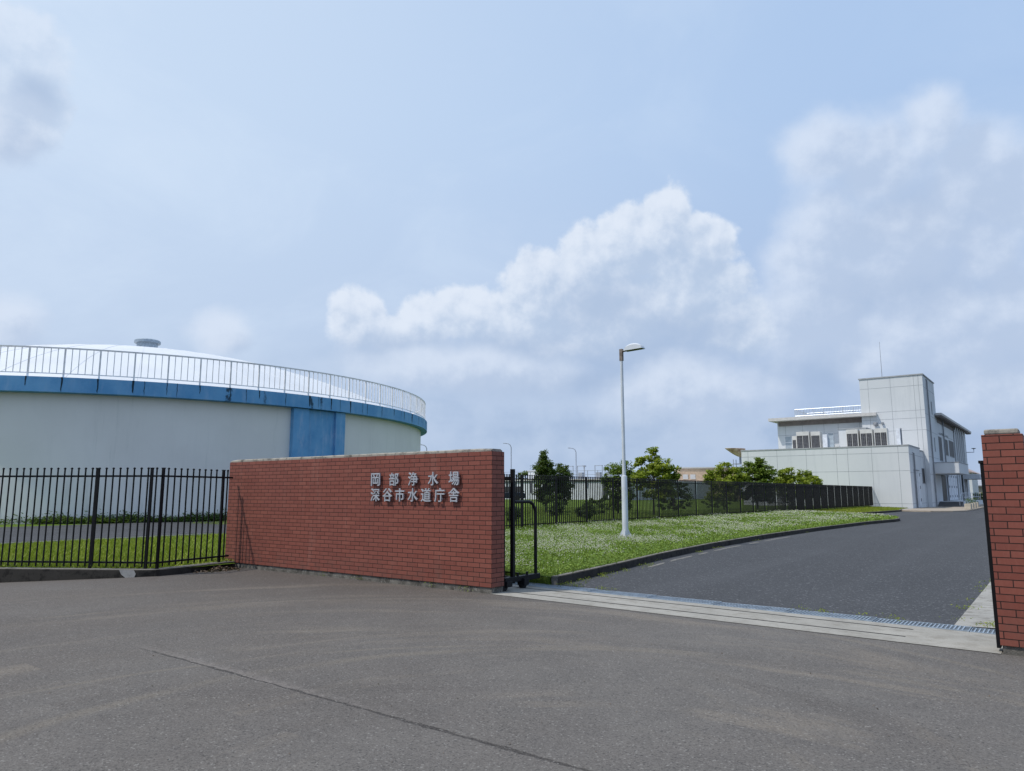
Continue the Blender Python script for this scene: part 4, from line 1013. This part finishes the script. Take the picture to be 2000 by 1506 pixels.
# ------------------------------------------------------------------ plants
NR = np.random.default_rng(12)
def leaf_quads(P, L, Wd, up=.35, rng=NR, droop=0.0):
    "one small quad per point: n points, length, width, upward bias of the leaf normals"
    n = len(P); N = rng.normal(size=(n, 3)); N[:, 2] = np.abs(N[:, 2]) + up * 2; N /= np.linalg.norm(N, axis=1, keepdims=True)
    Tn = np.cross(N, rng.normal(size=(n, 3))); Tn /= np.linalg.norm(Tn, axis=1, keepdims=True) + 1e-9; Tn[:, 2] -= droop
    B = np.cross(N, Tn); s = rng.uniform(.65, 1.3, (n, 1))
    V = np.stack([P - Tn * L * .5 * s, P + B * Wd * .5 * s, P + Tn * L * .5 * s, P - B * Wd * .5 * s], 1).reshape(-1, 3)
    F = np.arange(4 * n).reshape(n, 4); return V, F
def leaf_ball(c, r, n, size, rs):
    rng = np.random.default_rng(rs.randrange(1 << 30)); d = rng.normal(size=(n, 3)); d /= np.linalg.norm(d, axis=1, keepdims=True)
    P = np.array(c) + d * np.array(r) * rng.uniform(.3, 1.1, (n, 1)) ** .5
    V, F = leaf_quads(P, size, size * .6, rng=rng); return V, F, np.repeat(rng.uniform(0, 1, n), 4)
def crown_points(blobs, nclump, nleaf, cr, rng):
    vol = np.array([b[3] * b[4] * b[5] for b in blobs]) ** .67; vol /= vol.sum()
    P = []; tint = []; cl = []
    for b, w in zip(blobs, vol):
        k = max(3, int(nclump * w)); d = rng.normal(size=(k, 3)); d /= np.linalg.norm(d, axis=1, keepdims=True)
        C_ = np.array(b[:3]) + d * np.array(b[3:6]) * (rng.uniform(.25, 1.0, (k, 1)) ** .45)
        for c in C_:
            cl.append(c); m_ = int(nleaf / nclump * rng.uniform(.5, 1.5)); r = cr * rng.uniform(.6, 1.35)
            q = np.clip(rng.normal(size=(m_, 3)), -1.6, 1.6) * np.array((r, r, r * .62)) * .55; P.append(c + q); tint.append(np.clip(rng.uniform(.1, .75) + rng.normal(0, .17, m_), 0, 1))
    return np.concatenate(P), np.concatenate(tint), np.array(cl)
def tree(name, label, cat, base, blobs, nclump, nleaf, cr, ls, m, group=None, seed=1, trunk_r=.07, droop=0.0, limb=True, asp=.5):
    rng = np.random.default_rng(seed); t_ = thing(name, label, cat, base, group)
    B = [(base[0] + b[0], base[1] + b[1], base[2] + b[2]) + tuple(b[3:]) for b in blobs]
    P, tn, cl = crown_points(B, int(nclump * 1.5), int(nleaf * 2.0), cr * 1.02, rng); V, F = leaf_quads(P, ls, ls * asp, rng=rng, droop=droop)
    npmesh('crown', V, F, m, t_, np.repeat(tn, 4))
    q = MB(); top = max(b[2] for b in B); bx = np.mean([b[0] for b in B]); by = np.mean([b[1] for b in B])
    tp = [np.array(base) + (0, 0, -.1), np.array(base) + (rng.normal(0, .03), rng.normal(0, .03), (top - base[2]) * .35), np.array((bx, by, base[2] + (top - base[2]) * .75)), np.array((bx, by, top))]
    q.tube(tp, trunk_r, 8, trunk_r * .3)
    if limb:
        for c in cl[rng.permutation(len(cl))[:22]]:
            s = tp[1] + (tp[2] - tp[1]) * rng.uniform(0, 1); mid = (s + c) / 2 + rng.normal(0, .05, 3); q.tube([s, mid, c], trunk_r * .4, 5, trunk_r * .1)
    q.build('trunk', 'bark', t_, auto=60)
    return t_
G1 = 'trees behind the back fence'
def at(x, y): return (x, y, fz(x, y))
tree('conifer_tree', 'tall dark pointed tree just right of the gate post behind the fence', 'tree', at(-19.7, 30.3), [(-.1, 0, 1.1, .62, .62, .6), (-.1, 0, 1.7, .64, .64, .7), (-.1, 0, 2.4, .62, .62, .7), (-.08, 0, 3.05, .50, .50, .6), (-.05, 0, 3.6, .28, .28, .36)], 130, 6500, .2, .13, 'leaf_dark', G1, 21, .07)
tree('conifer_tree', 'shorter dark rounded tree beside the pointed one behind the fence', 'tree', at(-19.6, 31.8), [(.15, 0, .95, .6, .6, .55), (.15, 0, 1.6, .62, .62, .7), (.15, 0, 2.35, .6, .6, .6), (-.05, 0, 2.85, .2, .2, .3), (.35, 0, 2.8, .18, .18, .28)], 120, 6000, .2, .13, 'leaf_dark', G1, 22, .07)
tree('broadleaf_tree', 'dark green tree half hidden by the lamp pole behind the fence', 'tree', at(-14.9, 31.0), [(-.25, 0, 2.3, .75, .7, .75), (.5, 0, 2.4, .7, .7, .75), (.1, 0, 1.5, 1.1, .9, .7), (.2, 0, .8, .9, .8, .5)], 100, 5200, .22, .15, 'leaf_mid', G1, 23)
tree('broadleaf_tree', 'large light green tree with open uneven top right of the lamp pole', 'tree', at(-11.2, 28.3), [(.1, 0, 3.3, .38, .4, .42), (-.35, 0, 2.75, .6, .6, .45), (.55, 0, 2.65, .6, .6, .4), (.95, .4, 2.2, .5, .5, .4), (0, 0, 2.1, 1.15, 1.1, .55), (-.6, -.2, 1.9, .7, .7, .5), (.1, 0, 1.35, 1.1, 1.1, .5)], 80, 5200, .2, .17, 'leaf_light', G1, 24, .06)
tree('pine_tree', 'small thin dark pine between the light green trees behind the fence', 'tree', at(-14.7, 38.5), [(0, 0, .8, 1.5, .9, .7), (.1, 0, 1.6, 1.1, .8, .6), (-.2, 0, 2.4, .5, .5, .4)], 70, 3400, .2, .13, 'leaf_dark', G1, 25)
tree('broadleaf_tree', 'yellowish green spreading tree in front of the beige building', 'tree', at(-14.4, 47.0), [(.1, 0, 3.2, .7, .7, .45), (-.7, 0, 2.6, .85, .8, .5), (.9, .3, 2.6, .8, .8, .6), (0, 0, 2.0, 1.7, 1.3, .7), (0, 0, 1.2, 1.6, 1.3, .6)], 100, 5600, .26, .2, 'leaf_light', G1, 26)
tree('broadleaf_tree', 'full bright green bushy tree in front of the office wing corner', 'tree', at(-12.6, 49.4), [(0, 0, 3.45, .7, .7, .55), (-.5, 0, 2.8, .95, .9, .7), (.6, 0, 2.7, .95, .9, .7), (0, 0, 2.0, 1.5, 1.3, .8), (0, 0, 1.1, 1.3, 1.2, .6)], 130, 7600, .25, .19, 'leaf_mid', G1, 27)
tree('broadleaf_tree', 'low tree with two leafy tops before the white office wing', 'tree', at(-11.6, 55.2), [(-.3, 0, 2.85, .65, .6, .45), (-.9, 0, 2.2, .8, .8, .5), (.3, 0, 2.1, .9, .8, .5), (0, 0, 1.3, 1.3, 1.1, .6)], 80, 4300, .24, .19, 'leaf_light', G1, 28)
tree('broadleaf_tree', 'rightmost low tree behind the fence against the white office wing', 'tree', at(-10.7, 57.0), [(-.3, 0, 2.6, .75, .7, .5), (.35, 0, 2.15, .8, .7, .45), (0, 0, 1.3, 1.2, 1.0, .6)], 70, 4000, .24, .19, 'leaf_light', G1, 29)
G2 = 'small shrubs on the grass behind the back fence'
for x, y, w, h, lab, sd_ in ((-14.2, 23.2, .42, .75, 'rounded dark shrub below the two dark trees', 31), (-12.2, 22.4, .3, .5, 'low dark shrub leaning beside the rounded one', 32), (-10.6, 20.3, .42, .62, 'dark round shrub standing alone left of the lamp pole', 33), (-11.6, 16.0, .3, .55, 'small thin shrub seen inside the gate hoop', 34), (-19.5, 38.0, .8, 1.0, 'broad dark shrub before the white basin', 35), (-17.5, 28.0, .8, 1.2, 'dark bush right of the parked car', 36), (-13.2, 42.5, 1.2, 0.9, 'low dark bush before the beige building, left of the spreading tree', 51), (-11.6, 52.5, 1.3, 0.9, 'low dark bush between the bushy tree and the two topped tree', 52), (-16.2, 30.5, .8, .9, 'dark bush just left of the lamp pole', 37)):
    tree('shrub', lab, 'shrub', at(x, y), [(0, 0, h * .55, w, w, h * .5), (.05, 0, h * .9, w * .7, w * .7, h * .25)], 26, 1100, .12, .10, 'leaf_dark', G2, sd_, .02, limb=False)
tree('garden_bush', 'dark rounded bush at the end of the office pavement', 'bush', (-3.0, 119.5, .05), [(0, 0, .8, 1.3, 1.2, .9), (1.3, .6, .7, 1.1, 1.1, .7)], 50, 2200, .3, .24, 'leaf_dark', None, 41, .04, limb=False)
tree('far_tree_clump', 'dark hazy wooded rise far off behind the pointed dark tree', 'trees', (-80, 114, .3), [(1.5, 1, 4.5, 2.6, 2.4, 3.0), (-1.0, -1, 3.4, 2.2, 2.2, 2.2), (-3.2, -2.4, 2.8, 1.8, 1.8, 1.6)], 70, 4200, .7, .5, 'leaf_dark', None, 42, .2)
for px_, py_, lab in ((.02, 66.4, 'nearest of the four beige planters on the office pavement'), (-.14, 70.2, 'second beige planter from the road side on the office pavement'), (-.3, 74.4, 'third beige planter from the road side on the office pavement'), (-.48, 79.0, 'farthest of the four beige planters on the office pavement')):
    planter(px_, py_, lab)

def blades(name, x, y, zf, h, w, m, label, cat, lean=.35):
    n = len(x); z = np.array([zf(a, b) for a, b in zip(x, y)]); a = NR.uniform(0, 2 * pi, n); hh = h * NR.uniform(.4, 1.25, n); ww = w * NR.uniform(.7, 1.3, n)
    P = np.stack([x, y, z - .01], 1); S = np.stack([np.cos(a) * ww, np.sin(a) * ww, 0 * a], 1); D = np.stack([NR.normal(0, lean, n) * hh, NR.normal(0, lean, n) * hh, hh], 1)
    V = np.stack([P - S, P + S, P + D * .55 + S * .7, P + D, P + D * .55 - S * .7], 1).reshape(-1, 3); F = np.arange(5 * n).reshape(n, 5)
    o = npmesh(name, V, F, m, None, np.repeat(np.clip(NR.normal(.5, .28, n), 0, 1), 5)); return tag(o, label, cat, None, 'stuff')
# clover lawn in flower, as one ground cover
def patch(x, y):
    return (1.2 * np.sin(x * .75 + 1.0) * np.cos(y * .55 + x * .3) + np.sin(x * 1.9 + .7 * np.sin(y * 1.1)) + np.sin(y * 1.6 + 1.3 * np.sin(x * .8)) + .8 * np.sin(x * 4.1 + y * 3.3) + .6 * np.sin(y * 5.2 - x * 2.2)) / 3.9
LE = np.vectorize(lawn_edge); LZ_ = np.vectorize(lz)
def scatter(n, y0, y1, x0=-7.75, edge=.1, rng=NR):
    y = rng.uniform(y0, y1, n); x = rng.uniform(x0, 1.0, n); k = x < LE(y) - edge; x, y = x[k], y[k]; return x, y
allV = []; allF = []; allT = []; off_ = 0
fV = []; fF = []; fT = []; fo = 0
OCT = np.array([(1, 0, 0), (-1, 0, 0), (0, 1, 0), (0, -1, 0), (0, 0, .8), (0, 0, -.8)]); OF = np.array([(0, 2, 4), (2, 1, 4), (1, 3, 4), (3, 0, 4), (2, 0, 5), (1, 2, 5), (3, 1, 5), (0, 3, 5)])
for y0, y1, dl, ls, df, fr in ((1.46, 6, 1000, .031, 270, .0125), (6, 11, 700, .037, 200, .014), (11, 19, 420, .047, 120, .016), (19, 30, 240, .064, 66, .021), (30, 42, 140, .088, 40, .026)):
    area = 8.75 * (y1 - y0); n = int(dl * area)
    x, y = scatter(n, y0, y1); pt = patch(x, y)
    h = NR.uniform(.01, .09, len(x)) * (1 + .5 * pt); P = np.stack([x, y, LZ_(x, y) + h], 1)
    V, F = leaf_quads(P, ls, ls * .8, .5); allV.append(V); allF.append(F + off_); off_ += len(V); allT.append(np.repeat(np.clip(.45 + .3 * pt + NR.normal(0, .22, len(x)), 0, 1), 4))
    x, y = scatter(int(df * area * 1.5), y0, y1, edge=.35); pt = patch(x, y); k = NR.uniform(0, 1, len(x)) < np.clip(.34 + 1.35 * pt, .03, 1) * np.clip((LE(y) - x) * .9, .15, 1) * np.clip((x + 8.1) * .8, .1, 1); x, y = x[k], y[k]
    P = np.stack([x, y, LZ_(x, y) + NR.uniform(.075, .155, len(x))], 1); s = NR.uniform(.6, 1.15, (len(x), 1, 1)) * fr
    V = (P[:, None, :] + OCT[None] * s).reshape(-1, 3); F = (np.arange(len(x))[:, None, None] * 6 + OF[None]).reshape(-1, 3)
    fV.append(V); fF.append(F + fo); fo += len(V); fT.append(np.repeat(NR.uniform(0, 1, len(x)), 6))
o = npmesh('clover', np.concatenate(allV), np.concatenate(allF), 'clover_leaf', None, np.concatenate(allT)); tag(o, 'thick green clover covering the lawn beside the driveway', 'clover', None, 'stuff')
o = npmesh('clover_flowers', np.concatenate(fV), np.concatenate(fF), 'clover_flower', None, np.concatenate(fT)); tag(o, 'countless small white clover flowers over the lawn', 'clover flowers', None, 'stuff')
x, y = scatter(26000, 1.46, 40, edge=.05); k = (NR.uniform(0, 1, len(x)) < np.clip(.5 - .9 * patch(x, y), .05, 1)) | (x > LE(y) - .5) | (x < -7.0); x, y = x[k], y[k]
blades('lawn_tufts', x, y, lz, .13, .009, 'field_blade', 'taller grass tufts growing through the clover', 'grass', .5)
# grass of the yard behind the left fence
def inyard(n, x0, x1, y0, y1):
    x = NR.uniform(x0, x1, n); y = NR.uniform(y0, y1, n)
    # keep behind the diagonal kerb
    s = (x - A1[0]) * (-D1[1]) + (y - A1[1]) * D1[0]
    k = (s < -.02) & (x < -6.75 + .0 * y); return x[k], y[k]
x1, y1 = inyard(52000, -16.1, -6.6, -7.5, 1.5); x2, y2 = inyard(16000, -16.1, -7.4, 1.5, 8)
blades('grass', np.concatenate([x1, x2]), np.concatenate([y1, y2]), lambda a, b: fz(a, b), .095, .011, 'grass_blade', 'bright short grass between the left fence and the path', 'grass', .6)
x = NR.uniform(-26, -7.95, 60000); y = NR.uniform(9.5, 40, 60000)
blades('field_grass', x, y, lambda a, b: fz(a, b), .10, .013, 'field_blade', 'rough grass on the slope behind the back fence', 'grass', .6)
x, y = [], []
for k in range(9000):
    yy = NR.uniform(41, 67); e = lawn_edge(yy); xx = NR.uniform(-7.7, e - .15); x.append(xx); y.append(yy)
blades('lawn_grass', np.array(x), np.array(y), lz, .09, .016, 'grass_blade', 'sparse mossy grass at the far end of the lawn', 'grass', .5)
x = NR.uniform(6.4, 15, 16000); y = NR.uniform(.65, 13, 16000)
blades('verge_grass', x, y, lambda a, b: gh(a, b) + .05, .08, .010, 'grass_blade', 'short grass on the verge right of the driveway', 'grass', .6)
# weeds at the tank foot
P = []; 
for k in range(520):
    a = rad(NR.uniform(-44, -4)); dens = .5 + .5 * sin(a * 37) + .3 * sin(a * 91)
    if a < rad(-37.5) and NR.uniform() < .85: continue
    r = RW + abs(NR.normal(.15, .18)); hgt = (abs(NR.normal(.16, .13)) if NR.uniform() < dens else abs(NR.normal(.06, .05))) + .04; n = int(60 * hgt + 14)
    c = np.array((TC[0] + r * cos(a), TC[1] + r * sin(a), .12)); q = NR.normal(size=(n, 3)) * (.2, .2, .08); q[:, 2] = np.abs(q[:, 2]) + NR.uniform(0, hgt, n); P.append(c + q)
P = np.concatenate(P); V, F = leaf_quads(P, .13, .06, .2)
o = npmesh('weeds', V, F, 'leaf_weed', None, np.repeat(NR.uniform(0, 1, len(P)), 4)); tag(o, 'dark green weeds growing along the foot of the tank', 'weeds', None, 'stuff')
# weeds in the joints of kerb, drain and gutter
P = []
for k in range(60):
    c = random.choice(('a', 'a', 'b', 'b', 'c', 'd', 'd'))
    if c == 'a': y = NR.uniform(1.5, 5.5); q = (kx(y) + abs(NR.normal(.08, .12)), y)
    elif c == 'b': q = (NR.choice([.6, 1.3, 2.2, 3.4, 4.3, 4.6, 5.2]) + NR.normal(0, .18), 1.46 + abs(NR.normal(0, .03)))
    elif c == 'c': y = NR.uniform(5.5, 30); q = (kx(y) + abs(NR.normal(.03, .05)), y)
    else: y = NR.choice([1.7, 2.6, 3.3, 5.5, 6.6]) + NR.normal(0, .3); q = (5.8 + NR.normal(0, .05), max(y, 1.46))
    n = int(NR.uniform(8, 26)); P.append(np.array((q[0], q[1], gh(*q) + .01)) + NR.normal(size=(n, 3)) * (.06, .06, 0) + np.stack([np.zeros(n), np.zeros(n), NR.uniform(0, .04, n)], 1))
for c, s in (((6.22, 1.56), .09), ((6.3, 1.75), .09), ((.35, 1.55), .16), ((-.2, 1.55), .18)): P.append(np.array((c[0], c[1], gh(*c) + .03)) + NR.normal(size=(160, 3)) * (s, s * .7, .02))
for c in ((-2.9, -.05), (-1.2, -.03), (-3.9, -.03), (-.5, -.03)): n = 26; P.append(np.array((c[0], c[1], .01)) + NR.normal(size=(n, 3)) * (.07, .03, 0) + np.stack([np.zeros(n), np.zeros(n), NR.uniform(0, .09, n)], 1))
P = np.concatenate(P); V, F = leaf_quads(P, .030, .010, .1)
o = npmesh('joint_weeds', V, F, 'grass_blade', None, np.repeat(NR.uniform(0, 1, len(P)), 4)); tag(o, 'small green weeds in the joints along kerb, drain and wall', 'weeds', None, 'stuff')
# swept-up dead leaves in the corner by the wall
n = 900; r = np.abs(NR.normal(0, .22, n)); a = NR.uniform(0, 2 * pi, n)
P = np.stack([-6.42 + r * np.cos(a) * .7, -.55 + r * np.sin(a) * 1.2, .0 + np.abs(NR.normal(0, .03, n)) * np.exp(-r * 2)], 1); P = P[P[:, 1] < -.05]; P = P[P[:, 0] > -6.9]
V, F = leaf_quads(P, .06, .035, .4); o = npmesh('dead_leaves', V, F, 'dead_leaf', None, np.repeat(NR.uniform(0, 1, len(P)), 4)); tag(o, 'small heap of dead leaves in the corner between kerb and wall', 'dead leaves', None, 'stuff')
# specks of grit and leaf scraps on the asphalt
n = 420; x = NR.uniform(-5, 9, n); y = NR.uniform(-6.5, -.1, n); P = np.stack([x, y, np.array([gh(a, b) for a, b in zip(x, y)]) + .006], 1)
V, F = leaf_quads(P, .016, .011, 1.5); o = npmesh('grit', V, F, 'dead_leaf', None, np.repeat(NR.uniform(0, 1, len(P)), 4)); tag(o, 'scattered grit and leaf scraps on the asphalt', 'grit', None, 'stuff')
